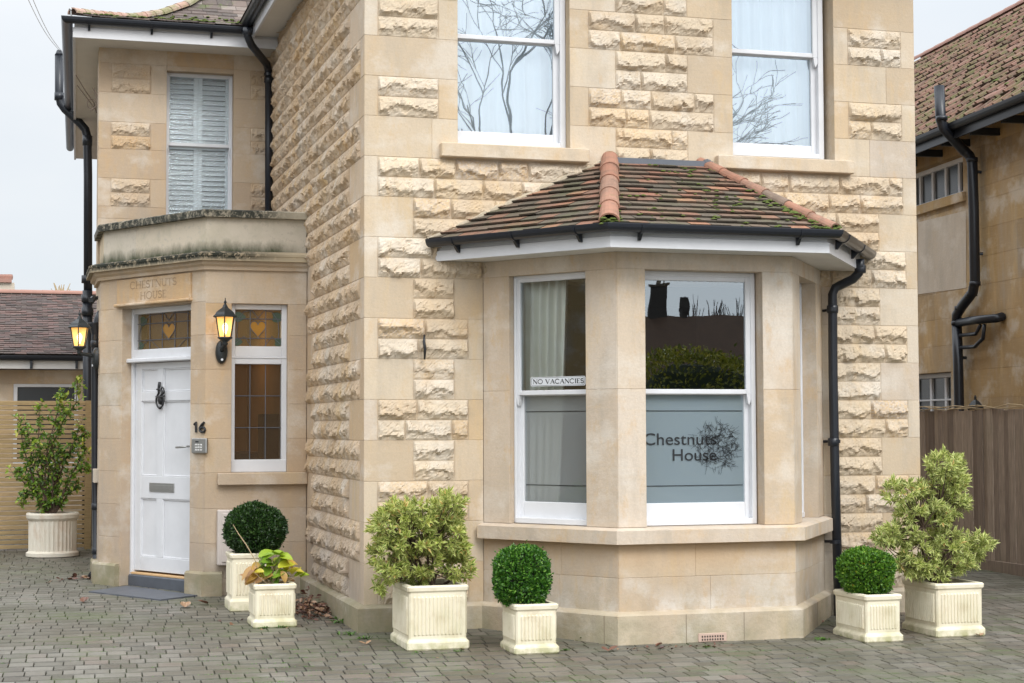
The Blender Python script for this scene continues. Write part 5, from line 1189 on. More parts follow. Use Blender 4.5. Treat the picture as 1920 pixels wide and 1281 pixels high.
mb=MB(); mb.tube([Pn(1795,606),Pn(1830,600),Pn(1868,597),Pn(1878,594,.05),Pn(1878,594,-.05)],.052,12); mb.tube([Pn(1800,629),Pn(1830,626),Pn(1838,610)],.022,8); mb.tube([Pn(1802,652),Pn(1828,650),Pn(1843,635),Pn(1846,608)],.024,8); mb.build('branch_pipe',mBlack,npz,npz.location,smooth=True)
mb=MB(); mb.tube([Pn(1826,476),Pn(1843,476,.02)],.02,6); mb.tube([Pn(1797,671),Pn(1812,671,.02)],.02,6); mb.tube([Pn(1824,322),Pn(1840,323,.02)],.02,6); mb.build('pipe_clip',mBlack,npz,npz.location)
# neighbour lantern (unlit) just above the fence
c=Vector(Pn(1829,768,.5)); nl=thing('garden_lantern','unlit dark lantern head showing just above the board fence','lantern',c)
mb=MB(); mb.lathe(c,[(.10,0),(.105,.01),(.085,.05),(.045,.095),(.02,.11),(.012,.13),(.018,.14),(.004,.165)],6); mb.build('lamp_cap',mLamp,nl,c)
mb=MB(); 
for k in range(6): a=2*PI*k/6; mb.tube([c+Vector((.085*math.cos(a),.085*math.sin(a),0)),c+Vector((.06*math.cos(a),.06*math.sin(a),-.2))],.007,5)
mb.build('lamp_frame',mLamp,nl,c); mb=MB(); mb.lathe(c+Vector((0,0,-.2)),[(.06,0),(.075,.19)],6); mb.build('lamp_glass',mGlassB,nl,c)
mb=MB(); mb.tube([c+Vector((0,0,-.2)),(c.x,c.y,0)],.03,8); mb.build('lamp_post',mLamp,nl,c)
# ================================================================== PLANTERS
def planter(label,fl,w_,d_,h,taper=.003,lip=.010,ped=.019,ph=.07,nf=13,yaw=0,group='cream fluted square planters'):
    """fl: front-left ground corner"""
    cxp,cyp=fl[0]+w_/2,fl[1]+d_/2; z0=gz(cyp-d_/3)-.004
    t=thing('square_planter',label,'planter',(cxp,cyp,z0),group)
    mb=MB(); W0,D0=w_/2-ped,d_/2-ped
    def loop(hw,hd,z,c=.012): 
        return [(-hw+c,-hd,z),(hw-c,-hd,z),(hw,-hd+c,z),(hw,hd-c,z),(hw-c,hd,z),(-hw+c,hd,z),(-hw,hd-c,z),(-hw,-hd+c,z)]
    prof=[(w_/2-.008,d_/2-.008,0),(w_/2,d_/2,.012),(w_/2,d_/2,ph-.014),(w_/2-.005,d_/2-.005,ph-.004),(W0+.004,D0+.004,ph+.006),(W0,D0,ph+.015),(W0+taper*.6,D0+taper*.6,h-.052),(W0+taper*.6+.004,D0+taper*.6+.004,h-.045),(W0+taper+lip,D0+taper+lip,h-.038),(W0+taper+lip+.003,D0+taper+lip+.003,h-.012),(W0+taper+lip-.006,D0+taper+lip-.006,h),(W0+taper-.03,D0+taper-.03,h),(W0+taper-.035,D0+taper-.035,h-.05)]
    V=[]; 
    for a,b_,z in prof: V+=loop(a,b_,z)
    n=8; Fs=[(i*n+k,i*n+(k+1)%n,(i+1)*n+(k+1)%n,(i+1)*n+k) for i in range(len(prof)-1) for k in range(n)]+[tuple(range(n))[::-1]]
    mb.add(V,Fs)
    # flutes: raised reeds on each face
    for ax in range(4):
        wd=W0 if ax%2==0 else D0; dp=D0 if ax%2==0 else W0; n_f=max(7,int(round(2*wd/.034)))
        for i in range(n_f):
            u=-wd+.03+(2*wd-.06)*(i+.5)/n_f; r=(2*wd-.06)/n_f*.33; za,zb=ph+.035,h-.075
            Vv=[]
            for z,k in ((za,0),(za+.012,1),(zb-.012,1),(zb,0)):
                tp=taper*.6*(z-ph)/(h-ph)
                for a in np.linspace(PI,0,5): Vv.append((u*(1+tp/wd)+r*math.cos(a)*(.5+.5*k),-(dp+tp)+.002-(r*1.5*math.sin(a)+.0005)*k,z))
            if ax==1: Vv=[(-y,x,z) for x,y,z in Vv]
            if ax==2: Vv=[(-x,-y,z) for x,y,z in Vv]
            if ax==3: Vv=[(y,-x,z) for x,y,z in Vv]
            mb.add(Vv,[(q*5+k,q*5+k+1,(q+1)*5+k+1,(q+1)*5+k) for q in range(3) for k in range(4)])
    o=fixn(mb.build('pot_body',mCream,t)); 
    if yaw: t.rotation_euler=(0,0,yaw)
    mb=MB(); mb.box(-W0-taper+.03,W0+taper-.03,-D0-taper+.03,D0+taper-.03,h-.05,h-.035); mb.build('soil',mSoil,t)
    return t,(cxp,cyp,z0+h)
# ---- foliage
def leaf_set(mb,C_,D_,Nn,ln,wd,tint,fold=.25,edge=False,droop=.0):
    """arrays of leaves: base C, direction D, normal N"""
    for c,d,nn,l,w_,t in zip(C_,D_,Nn,ln,wd,tint):
        s=np.cross(d,nn); s/=np.linalg.norm(s)+1e-9; nn=np.cross(s,d)
        m=c+d*l*.5; tip=c+d*l-nn*l*droop
        L1=m-s*w_/2+nn*w_*fold; R1=m+s*w_/2+nn*w_*fold
        if edge:
            L2=m-s*w_*.22+nn*w_*fold*.3; R2=m+s*w_*.22+nn*w_*fold*.3
            mb.add([c,L1,tip,L2,R2,R1],[(0,1,2,3),(0,3,2,4),(0,4,2,5)],[t,t,t],[1,0,1])
        else: mb.add([c,L1,tip,R1],[(0,1,2),(0,2,3)],t)
def unit(v): return v/(np.linalg.norm(v,axis=-1,keepdims=True)+1e-9)
def ball(mb,c,rx,ry,rz,n,sz=.02,seed=1,flat=0,shape=None,inner=.78):
    r=np.random.default_rng(seed); d=unit(r.normal(size=(n,3))); 
    rad=r.uniform(inner,1.0,n)**.5+r.normal(0,.018,n); 
    # clumpy surface
    nb=unit(r.normal(size=(40,3))); bump=(np.max(d@nb.T,axis=1)-.9)*.9; lf=np.sin(d[:,0]*4.1+seed)*np.sin(d[:,2]*3.7+seed*2)*.035; rad=rad*(1+np.clip(bump,-.12,.06)+lf); rad*=np.where(r.random(n)<.035,r.uniform(1.02,1.12,n),1)
    pw=shape or 2.0; q=(np.abs(d[:,0])**pw+np.abs(d[:,1])**pw+np.abs(d[:,2])**pw)**(-1/pw)
    P=np.array(c)+d*q[:,None]*rad[:,None]*np.array([rx,ry,rz])
    k=P[:,2]>c[2]-rz*.93; P=P[k]; d=d[k]; n=len(P)
    D=unit(d*.8+r.normal(size=(n,3))*.7+np.array([0,0,.25])); Nn=unit(r.normal(size=(n,3))+d*1.2)
    ti=np.clip(r.beta(1.6,1.8,n)*.97+np.where(r.random(n)<.008,.5,0),0,1)
    leaf_set(mb,P,D,Nn,r.uniform(.7,1.2,n)*sz,r.uniform(.5,.7,n)*sz,ti)
    core=MB(); 
    return
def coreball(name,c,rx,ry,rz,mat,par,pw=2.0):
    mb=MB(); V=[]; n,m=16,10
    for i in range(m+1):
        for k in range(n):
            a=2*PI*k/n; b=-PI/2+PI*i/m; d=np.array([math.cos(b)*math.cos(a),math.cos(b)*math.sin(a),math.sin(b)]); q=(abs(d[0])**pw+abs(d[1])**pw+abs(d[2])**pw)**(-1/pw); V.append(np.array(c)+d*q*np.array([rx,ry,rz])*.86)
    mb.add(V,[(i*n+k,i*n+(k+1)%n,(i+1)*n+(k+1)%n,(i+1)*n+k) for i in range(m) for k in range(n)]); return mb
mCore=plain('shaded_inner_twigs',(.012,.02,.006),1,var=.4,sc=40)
def boxbush(label,top,w_,h,n,seed,mat,pw=2.4,sz=.027,group='clipped box bushes in planters',d_=None):
    t=thing('box_bush',label,'bush',(top[0],top[1],top[2]-.04),group); L0=t.location
    c=(top[0],top[1],top[2]-.03+h/2); fo=MB(); ball(fo,c,w_/2,(d_ or w_)/2,h/2,n,sz,seed,shape=pw)
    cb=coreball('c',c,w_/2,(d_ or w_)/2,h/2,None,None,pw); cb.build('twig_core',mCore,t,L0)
    mb=MB(); mb.tube([(top[0],top[1],top[2]-.05),(top[0],top[1],c[2])],.014,8); mb.build('stem',mBark,t,L0)
    rr_=random.Random(seed); rg=np.random.default_rng(seed); tip=[]
    for i in range(34):
        d=Vector((rr_.gauss(0,1),rr_.gauss(0,1),abs(rr_.gauss(0,1))+.1)).normalized(); q=(abs(d.x)**pw+abs(d.y)**pw+abs(d.z)**pw)**(-1/pw); p=Vector(c)+Vector((d.x*q*w_/2,d.y*q*(d_ or w_)/2,d.z*q*h/2))*.94; e=p+d*rr_.uniform(.02,.045)+Vector((0,0,rr_.uniform(.0,.02))); fo.tube([p,e],.0012,3,.2,cap=False)
        for k in range(5): tip.append((np.array(p.lerp(e,rr_.uniform(.2,1)))))
    n_=len(tip); leaf_set(fo,np.array(tip),unit(rg.normal(size=(n_,3))+np.array([0,0,.5])),unit(rg.normal(size=(n_,3))),[.02]*n_,[.012]*n_,list(rg.uniform(.3,.95,n_))); fo.build('foliage',mat,t,L0)
    return t
def rosettes(mb,P,outd,seed,nl=13,l=.06,w_=.014,edge=True,brown=.04):
    r=np.random.default_rng(seed)
    for p,o in zip(P,outd):
        o=unit(o+r.normal(size=3)*.35+np.array([0,0,.25])); a=unit(np.cross(o,[.3,.2,.9])); b_=np.cross(o,a); k=int(nl*r.uniform(.7,1.3)); ph=r.random()*6
        tb=r.uniform(.15,.85)
        an=np.arange(k)*2.4+ph; el=np.linspace(1.25,.15,k)+r.normal(0,.12,k)
        D=unit(np.cos(an)[:,None]*a*np.sin(el)[:,None]+np.sin(an)[:,None]*b_*np.sin(el)[:,None]+o*np.cos(el)[:,None]); D=unit(D+np.array([0,0,-.18])*np.sin(el)[:,None])
        Nn=unit(o+r.normal(size=(k,3))*.25); sc=r.uniform(.75,1.25)
        ti=np.clip(tb+r.normal(0,.12,k),0,.93); ti[r.random(k)<brown]=1
        leaf_set(mb,np.repeat(p[None],k,0)-o*np.linspace(.03,0,k)[:,None],D,Nn,l*sc*r.uniform(.75,1.15,k),w_*sc*r.uniform(.8,1.2,k),ti,.2,edge,.12)
def lobes(lb,seed,dens):
    """lb: list of (centre(3), radii(3), n)"""
    r=np.random.default_rng(seed); P=[];D=[]
    for c,R_,n in lb:
        n=int(n*dens); d=unit(r.normal(size=(n,3))); rad=r.uniform(.45,1,n)**.5; P.append(np.array(c)+d*rad[:,None]*np.array(R_)); D.append(unit(d*.8+np.array([0,0,.35])))
    return np.concatenate(P),np.concatenate(D)
def branches(mb,root,P,seed,n=14,r0=.012,mid=.45):
    r=random.Random(seed); idx=list(range(len(P))); r.shuffle(idx); hubs=[]
    for i in range(n):
        p=Vector(P[idx[i]]); h=Vector(root).lerp(p,mid+r.uniform(-.1,.12))+Vector((r.uniform(-.03,.03),r.uniform(-.03,.03),r.uniform(-.02,.03))); hubs.append(h)
        q=Vector(root)+Vector((r.uniform(-.03,.03),r.uniform(-.03,.03),0)); mb.tube([q,q.lerp(h,.5)+Vector((r.uniform(-.02,.02),r.uniform(-.02,.02),r.uniform(-.01,.02))),h],[r0,r0*.85,r0*.6],6)
    for p in P:
        p=Vector(p); h=min(hubs,key=lambda q:(q-p).length); mb.tube([h,h.lerp(p,.5)+Vector((r.uniform(-.015,.015),r.uniform(-.015,.015),r.uniform(-.02,.01))),p],[r0*.42,r0*.3,.0018],4,cap=False)
# big planter left of bay with variegated shrub
t1,top1=planter('largest cream planter left of the bay, holding the wide yellow-green variegated shrub',(.125,-1.01),.475,.60,.475)
YP1=top1[1]; hp=lambda x,y,dy=0:onY(x,y,YP1+dy)
ls=[]
for x,y,rx,ry,n in ((735,985,46,42,34),(728,1040,42,36,26),(770,1010,46,42,30),(790,965,46,32,26),(838,955,38,36,30),(830,1005,44,40,30),(790,1050,46,34,26),(735,1072,34,22,14),(858,1060,32,34,20),(780,1078,28,20,12),(850,1012,30,40,18),(752,960,34,26,14),(712,1100,12,14,3)):
    for dy in (-.12,.10):
        c=hp(x,y,dy*(1 if rx>30 else .4)); k=(c-O)@FF/F; ls.append((c,(rx*k*.92,.17,ry*k*.92),n*.62))
v1=thing('variegated_shrub','wide bushy yellow-green variegated shrub in the large planter left of the bay','shrub',top1,'variegated shrubs in planters')
P_,D_=lobes(ls,21,1.9); mb=MB(); rosettes(mb,P_,D_,22,14,.064,.0195); mb.build('foliage',mPier,v1,v1.location)
mb=MB(); branches(mb,(top1[0],top1[1],top1[2]-.05),P_[::3],5,12,.013,.42); mb.build('branches',mBark,v1,v1.location)
# small planter and box left of bay front
t2,top2=planter('small cream planter in front of the left bay window holding the egg-shaped green box bush',(.845,-1.36),.345,.40,.365,ph=.06)
wpx=onY(1029,1070,top2[1])[0]-onY(926,1070,top2[1])[0]
boxbush('egg-shaped mid green clipped box bush in front of the left bay window',(onY(978,1128,top2[1])[0],top2[1],top2[2]),wpx*.90,.425,9000,31,mBoxL,2.6)
# right small planter + bright box
t3,top3=planter('small cream planter at the right foot of the bay holding the bright green box bush',(3.60,-1.50),.33,.55,.365,ph=.06)
boxbush('bright green rounded box bush with orange tips at the right foot of the bay',(onY(1624,1110,top3[1])[0],top3[1],top3[2]),.39,.355,9000,33,mBoxY,2.5)
# right big planter + shrub
t4,top4=planter('large mossy cream planter at the far right holding the tall tiered variegated shrub',(4.27,-1.40),.44,.55,.42)
YP4=top4[1]; ls=[]
for x,y,rx,ry,n in ((1772,872,40,27,26),(1790,895,28,26,12),(1692,925,40,24,16),(1740,935,42,34,26),(1785,945,34,28,20),(1790,905,22,20,8),(1708,965,28,22,12),(1765,965,26,20,10),(1690,1000,50,24,20),(1665,1005,26,18,10),(1770,1015,46,28,26),(1820,1025,36,28,22),(1725,1040,42,36,28),(1790,1050,44,28,24),(1700,1055,22,24,12),(1750,1070,50,18,18),(1842,1020,16,14,6)):
    for dy in (-.11,.09):
        c=onY(x,y,YP4+dy); k=(c-O)@FF/F; ls.append((c,(rx*k*.92,.15,ry*k*.92),n*.62))
v2=thing('variegated_shrub','tall tiered pale variegated shrub in the far right planter against the board fence','shrub',top4,'variegated shrubs in planters')
P_,D_=lobes(ls,41,1.8); mb=MB(); rosettes(mb,P_,D_,42,13,.064,.0205,brown=.02); mb.build('foliage',mPier2,v2,v2.location)
mb=MB(); branches(mb,(top4[0]-.05,top4[1],top4[2]-.05),P_[::3],6,14,.013,.55); mb.build('branches',mBark,v2,v2.location)
# tall planter behind, by the porch
t5,top5=planter('tall cream planter by the porch wall holding the round dark green bush',(-.87,1.52),.34,.40,.50,ph=.10)
boxbush('round dark green clipped bush in the tall planter by the porch wall',(onY(478,1050,top5[1])[0],top5[1],top5[2]),.50,.445,12000,35,mBoxD,2.05,.027)
# small front planter with hydrangea
t6,top6=planter('small cream planter nearest the porch corner holding the yellowing leafy plant',(-.815,.42),.355,.38,.35,ph=.06)
hy=thing('potted_hydrangea','yellowing broad-leaved plant with browned leaves in the small planter near the porch','plant',top6)
def broadleaf(mb,c,d,nn,l,w_,t,curl=.2):
    s=unit(np.cross(d,nn)); nn=np.cross(s,d); V=[]; m=6
    for i in range(m+1):
        u=i/m; ww=w_*math.sin(PI*min(1,u*.93+.05))**.8; p=c+d*l*u-nn*l*curl*u*u
        V+= [p-s*ww/2+nn*ww*.22,p,p+s*ww/2+nn*ww*.22]
    mb.add(V,[(i*3+k,i*3+k+1,i*3+k+4,i*3+k+3) for i in range(m) for k in range(2)],t)
mb=MB(); r=np.random.default_rng(9); sm=MB(); Yh=top6[1]
for (x,y,t,l) in ((505,1040,.25,.13),(520,1035,.32,.13),(512,1055,.35,.12),(500,1052,.15,.12),(525,1050,.3,.13),(490,1060,.1,.11),(540,1060,.55,.12),(553,1070,.6,.13),(545,1052,.8,.11),(562,1074,.35,.10),(520,1066,.6,.12),(505,1070,.2,.11),(515,1078,.08,.12),(528,1074,.1,.12),(480,1066,.85,.12),(470,1072,.95,.13),(462,1082,1,.12),(475,1084,.9,.1),(490,1078,.8,.1),(500,1082,.9,.09),(485,1072,.65,.1),(536,1044,.4,.11),(497,1044,.12,.11),(530,1082,.95,.08),(545,1086,1,.07),(487,1088,1,.07)):
    for q in range(2):
        Yq=Yh+r.uniform(-.13,.10); p=onY(x+r.uniform(-4,4),y+r.uniform(-3,3),Yq); l*=1.12; o=unit(np.array([(x-510)*.02+r.normal(0,.35),-.25+r.normal(0,.5),.25+r.normal(0,.3)-(.5 if t>.75 else 0)]))
        broadleaf(mb,p-o*l*.5,o,unit(np.array([r.normal(0,.3),-.5,1])),l,l*.62,min(1,max(0,t+r.normal(0,.04))),.25)
        sm.tube([(top6[0]+r.uniform(-.04,.04),Yh+r.uniform(-.04,.04),top6[2]-.05),tuple(p-o*l*.45)],[.004,.002],5)
mb.build('leaves',mHyd,hy,hy.location,smooth=True); sm.build('stems',mTwig,hy,hy.location)
mb=MB(); mb.tube([onY(479,1052,Yh-.05),onY(462,1022,Yh-.05),onY(447,1001,Yh-.05),onY(437,984,Yh-.05)],[.004,.0045,.004,.002],6); mb.tube([onY(479,1052,Yh-.05),onY(486,1085,Yh)],[.004,.005],6); mb.build('dry_cane',mTwig,hy,hy.location)
# round fluted pot with camellia
pc=(-2.235,7.86); pr=.30; z0=gz(7.8)-.003
tp=thing('round_pot','round fluted weathered terracotta pot standing in front of the slatted fence','planter',(pc[0],pc[1],z0))
hP=onY(100,963,7.6)[2]-z0; mb=MB(); fl_=lambda a,z:1+(-.035*abs(math.cos(a*17)) if .07<z<hP-.09 else 0)
mb.lathe((pc[0],pc[1],z0),[(pr-.03,0),(pr+.008,.01),(pr+.008,.05),(pr-.015,.065),(pr-.02,.075),(pr-.018,hP-.095),(pr-.01,hP-.08),(pr+.006,hP-.06),(pr+.012,hP-.02),(pr+.002,hP),(pr-.035,hP),(pr-.04,hP-.06)],136,.5,fl_); mb.build('pot_body',mPot,tp,tp.location)
mb=MB(); mb.lathe((pc[0],pc[1],z0),[(pr-.045,hP-.08),(pr-.045,hP-.055)],24); mb.build('soil',mSoil,tp,tp.location)
cml=thing('camellia_bush','tall loose glossy-leaved shrub in the round fluted pot by the slatted fence','shrub',(pc[0],pc[1],z0+hP-.05))
r=np.random.default_rng(77); lv=MB(); br_=MB(); Yc=pc[1]
stems=[((96,960),(90,900),(96,840),(118,790),(143,755),(145,712)),((90,962),(84,900),(88,850),(100,800),(112,760),(116,738)),((100,962),(110,900),(122,860),(150,830),(160,812)),((105,960),(125,910),(140,880),(165,880)),((85,960),(66,910),(50,880),(25,888)),((85,962),(62,900),(50,860),(42,830),(38,792)),((88,962),(78,880),(72,820),(75,765)),((100,960),(105,880),(95,820),(120,775)),((104,962),(128,925),(148,908)),((88,960),(68,930),(48,925),(45,945)),((98,962),(112,870),(135,840),(150,800)),((92,962),(98,920),(108,880),(110,840)),((84,962),(58,915),(38,900)),((90,962),(75,900),(60,858),(52,812)),((100,962),(130,900),(150,862),(158,838)),((95,962),(100,905),(86,860),(66,840))]
for st in stems:
    dy=r.uniform(-.22,.22); P=[Vector(onY(x,y,Yc+dy*(i/len(st)))) for i,(x,y) in enumerate(st)]
    Q=[]; 
    for a,b_ in zip(P,P[1:]): Q+=[a.lerp(b_,t) for t in (0,.33,.66)]
    Q.append(P[-1]); br_.tube(Q,list(np.linspace(.012,.003,len(Q))),6)
    n=len(Q)
    for i in range(int(n*.16),n):
        for _ in range(5 if i<n-2 else 8):
            if r.random()<.45:
                tw=unit(r.normal(size=3)+np.array([0,0,.3]))*r.uniform(.04,.11)
            else: tw=r.normal(size=3)*.02
            b0=np.array(Q[i])+tw; br_.tube([Q[i],b0],.002,4,cap=False)
            for k in range(3):
                d=unit(r.normal(size=3)+unit(tw)*.6+np.array([0,-.1,.15])); nn=unit(r.normal(size=3)*.5+np.array([0,-.4,1])); l=r.uniform(.04,.068)
                hfac=(i/n); t=np.clip(r.beta(1.7,2.2)*.85+(.25 if hfac>.8 else 0)+(.25 if r.random()<.06 else 0),0,1)
                broadleaf(lv,b0,d,nn,l,l*.5,float(t),.15)
lv.build('leaves',mCam,cml,cml.location); br_.build('branches',mBark,cml,cml.location)
# ---- small litter
def leaflitter(mb,c,n,sp,sz,seed,zs=.0):
    r=np.random.default_rng(seed)
    for i in range(n):
        x,y=c[0]+r.normal()*sp[0],c[1]+r.normal()*sp[1]; z=gz(y)+.006+abs(r.normal())*zs*max(0,1-((x-c[0])**2/(sp[0]*2)**2+(y-c[1])**2/(sp[1]*2)**2)); d=unit(np.array([r.normal(),r.normal(),r.normal()*.25])); l=sz*r.uniform(.6,1.3)
        broadleaf(mb,np.array([x,y,z]),d,unit(np.array([r.normal()*.4,r.normal()*.4,1])),l,l*.7,r.random(),r.uniform(-.2,.3))
mb=MB(); leaflitter(mb,(-.22,1.25),260,(.09,.22),.045,3,.09); tag(mb.build('leaf_pile',mDead),'heap of dead red-brown leaves against the side plinth behind the small planter','leaves',kind='stuff')
GLv='fallen leaves on the paving'
for lab,(x,y),sz in (('single curled brown leaf lying on open paving left of the slate slab',(157,1131),.10),('pale brown curled leaf on the paving right of the slate slab',(347,1141),.11),('small dark red leaf on the paving near the tall planter',(390,1134),.09),('yellow leaf on the paving just left of the largest planter',(687,1210),.06),('brown leaf on the paving at the foot of the bay plinth corner',(1142,1222),.08),('orange leaf at the base of the front bay plinth',(1230,1214),.06),('pale leaf at the front right foot of the far right planter',(1838,1194),.05)):
    mb=MB(); P=onG(x,y); r=np.random.default_rng(x)
    for k in range(2): a=r.uniform(0,6); broadleaf(mb,np.array([P[0],P[1],P[2]+.01]),np.array([math.cos(a),math.sin(a),.1]),unit(np.array([r.normal()*.3,r.normal()*.3,1])),sz,sz*.6,1 if 'pale' in lab or 'yellow' in lab else .55,-.25)
    tag(mb.build('fallen_leaf',mDead),lab,'leaf',GLv)
mb=MB(); leaflitter(mb,(-1.95,4.75),50,(.16,.12),.05,8,.01); leaflitter(mb,(3.62,-.35),60,(.07,.10),.05,9,.03); leaflitter(mb,(-.7,1.0),14,(.25,.3),.05,12); leaflitter(mb,(2.1,-1.33),26,(.35,.04),.03,14); leaflitter(mb,(.7,-1.1),10,(.3,.3),.03,15)
tag(mb.build('leaf_litter',mDead),'scattered dead leaves and bits of debris on the paving edges','leaves',kind='stuff')
mb=MB(); r=np.random.default_rng(4)
spots=[(640,1168,.07),(655,1190,.05),(680,1198,.04),(1090,1200,.055),(1010,1224,.04),(1545,1200,.045),(1325,1214,.03),(640,1160,.06),(495,1178,.035),(530,1177,.035),(860,1222,.03),(187,1082,.06),(1060,1220,.03),(780,1224,.02)]
for x,y,s in spots:
    P=onG(x,y)
    for k in range(22):
        a=r.uniform(0,6.28); el=r.uniform(.2,1.1); d=np.array([math.cos(a)*math.cos(el),math.sin(a)*math.cos(el),math.sin(el)]); b0=P+np.array([r.normal()*s*.6,r.normal()*s*.3,0]); broadleaf(mb,b0,d,np.array([0,0,1.]),s*.8,s*.3,r.random(),.3)
# moss tufts in paving joints
for i in range(420):
    y=r.uniform(-3.2,.8); x=r.uniform(-3,3.2); 
    if r.random()<.5: x=r.uniform(-1.4,1.0); y=r.uniform(-3,-.6)
    v=round((x*sy_+y*cy_)/rp)*rp; u_=x*cy_-y*sy_; X=u_*cy_+v*sy_; Y=-u_*sy_+v*cy_
    if Y>-.15 and X>-.1: continue
    for k in range(4):
        a=r.uniform(0,6.28); d=np.array([math.cos(a)*.7,math.sin(a)*.7,.5]); b0=np.array([X+r.normal()*.03,Y+r.normal()*.003,gz(Y)-.004]); broadleaf(mb,b0,d,np.array([0,0,1.]),.014,.008,r.random(),.2)
tag(mb.build('weeds',mWeed),'small green weeds and moss tufts in the paving joints','weeds',kind='stuff')
# ================================================================== ACROSS THE STREET (seen only in the window panes)
def bare_tree(name,label,x,y,h,seed,lean=(0,0),spread=1.0,z0=-.1):
    r=random.Random(seed); mb=MB(); tw=MB()
    def grow(p,d,l,rad,dep):
        n=4; P=[p]; q=p; dd=d
        for i in range(n): dd=(dd+Vector((r.gauss(0,.13),r.gauss(0,.13),r.gauss(0,.10)))).normalized(); q=q+dd*l/n; P.append(q)
        (mb if rad>.03 else tw).tube(P,list(np.linspace(max(rad,.0062),max(rad*.62,.006),n+1)),6 if rad>.03 else 4,cap=False)
        if dep==0: return
        for k in range(r.choice((2,3,3)) if dep>1 else 3):
            a=r.uniform(0,2*PI); s=r.uniform(.35,.85)*spread; ax=Vector((math.cos(a),math.sin(a),0)); nd=(dd+ax*s+Vector((0,0,-.10 if dep<4 else .1))).normalized()
            grow(P[r.choice((2,3,4))],nd,l*r.uniform(.62,.84),rad*.60,dep-1)
    t=thing(name,label,'tree',(x,y,z0),'bare trees across the street'); grow(Vector((x,y,z0)),Vector((lean[0],lean[1],1)).normalized(),h*.32,.12,7)
    mb.build('trunk',mTreeB,t,t.location); tw.build('crown',mTreeB,t,t.location); return t
bare_tree('bare_tree','tall bare winter tree mirrored in the upper left front window',7.0,-25,14,3,(.05,0))
bare_tree('bare_tree','tall bare winter tree mirrored in the upper right front window',15.9,-25,14,8,(-.04,0))
mDarkTile=plain('dark_terrace_tiles',(.075,.040,.022),.95,var=.6,sc=2.5,bump=.5)
OH=thing('terraced_house','long dark-roofed terrace mirrored in the front bay pane across the street','house',(18,-62,0))
mb=MB(); mb.box(-6,50,-70,-60,-.2,3.6); mb.build('wall',mNeigh,OH,OH.location)
mb=MB(); 
for (a,b_) in (((-6.5,-59.4,3.4),(50.5,-59.4,3.4)),): mb.add([(-6.5,-59.4,3.4),(50.5,-59.4,3.4),(50.5,-64,6.95),(-6.5,-64,6.95),(-6.5,-69,3.4),(50.5,-69,3.4)],[(0,1,2,3),(3,2,5,4)],.5)
ohr=mb.build('roof',mDarkTile,OH,OH.location)
for x,w_,h in ((26.7,.95,1.35),(28.1,.12,.25),(33,1,1.2),(12,1,1.2)):
    mb=MB(); mb.box(x-w_/2,x+w_/2,-64.15,-63.9,6.3,6.95+h); mb.box(x-w_*.6,x+w_*.6,-64.2,-63.85,6.95+h,7.1+h); mb.lathe((x,-64,7.1+h),[(.14,0),(.12,.35)],8); mb.build('chimney',mTreeB,ohr,OH.location)
mb=MB(); c=Vector((27.0,-64,8.35)); mb.tube([c,c+Vector((0,0,1.0))],.03,5); mb.tube([c+Vector((-.4,0,.8)),c+Vector((1.0,0,.75))],.02,4)
for i in range(5): mb.tube([c+Vector((-.3+i*.25,0,.45)),c+Vector((-.25+i*.25,0,1.15))],.015,4)
mb.build('aerial',mTreeB,ohr,OH.location)
rt=random.Random(6)
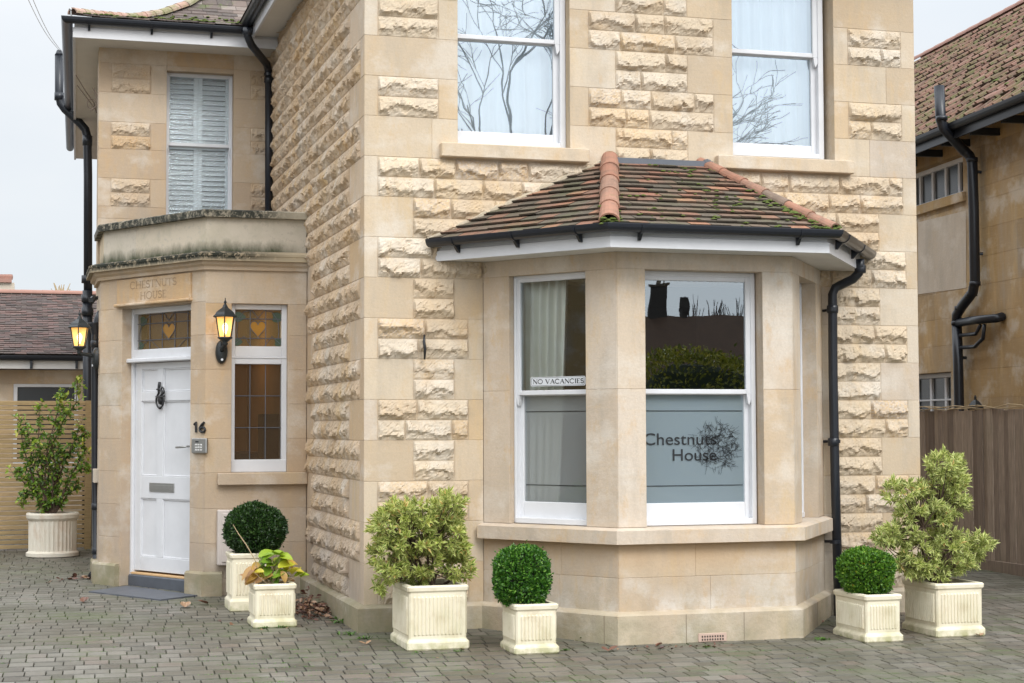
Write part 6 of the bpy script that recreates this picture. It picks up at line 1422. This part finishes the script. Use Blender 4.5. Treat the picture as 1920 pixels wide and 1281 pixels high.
for tx,lab in ((31.7,'leftmost'),(33.2,'middle'),(34.3,'rightmost')):
    tt=thing('bare_sapling',lab+' of three thin bare saplings mirrored above the terrace roof line in the bay pane','tree',(tx,-72,0),'saplings behind the terrace'); mb=MB()
    for i in range(22):
        x0=tx+rt.uniform(-.25,.25); zz=rt.uniform(6.6,7.6); mb.tube([(x0,-72,zz-.9),(x0+rt.uniform(-.5,.5),-72,zz+rt.uniform(.3,1.2))],[.035,.014],4)
    mb.tube([(tx,-72,0),(tx,-72,7.4)],[.12,.04],5); mb.build('crown',mTreeB,tt,tt.location)
def hedge(x,y,rx,h,seed,label):
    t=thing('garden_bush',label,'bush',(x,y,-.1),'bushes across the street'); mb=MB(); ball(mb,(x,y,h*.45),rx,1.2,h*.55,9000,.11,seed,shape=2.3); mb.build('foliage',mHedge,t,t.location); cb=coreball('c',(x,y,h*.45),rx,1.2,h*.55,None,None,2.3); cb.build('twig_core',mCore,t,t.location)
hedge(12.8,-26,1.9,3.35,1,'rounded olive garden bush mirrored in the middle of the front bay pane'); hedge(9.5,-27,2.0,2.9,2,'low dark garden bush mirrored at the left of the front bay pane'); hedge(15,-27.5,2.0,3.1,3,'dark garden bush mirrored at the right of the front bay pane')
SH=thing('side_street_house','stone house opposite the left bay pane, seen only as a dim reflection','house',(-20,-2,0))
mb=MB(); fq=frame((-18,-9),(-18,8)); mb.box(-26,-18,-9,8,-.2,6.5); mb.build('wall',mNeigh,SH,SH.location)
for i in range(4):
    for z in (1,3.8):
        y=-7+i*4; mb=MB(); mb.bbox(-18.0,-17.93,y,y+1.0,z,z+1.7); ww=mb.build('window',mWhite,SH,SH.location); mb=MB(); mb.box(-17.93,-17.92,y+.08,y+.92,z+.08,z+1.62); mb.build('pane',mHole,ww,SH.location)
mb=MB(); mb.add([(-17.5,-9.5,6.4),(-17.5,8.5,6.4),(-22,8.5,9),(-22,-9.5,9),(-26.5,-9.5,6.4),(-26.5,8.5,6.4)],[(0,1,2,3),(3,2,5,4)]); mb.build('roof',mTileB,SH,SH.location)
# distant twiggy tree over the bungalow
ft=thing('distant_tree','faint bare treetop showing above the bungalow ridge','tree',tuple(onY(110,560,60))); r=random.Random(2); mb=MB()
for i in range(26):
    a=onY(112+r.uniform(-6,6),565,60); b_=onY(112+r.uniform(-22,22),r.uniform(530,552),60); mb.tube([a,b_],[.05,.012],4)
b2=onY(112,600,60); mb.tube([(b2[0],60,-.1),tuple(onY(112,562,60))],.2,6); mb.build('crown',mTwig,ft,ft.location)
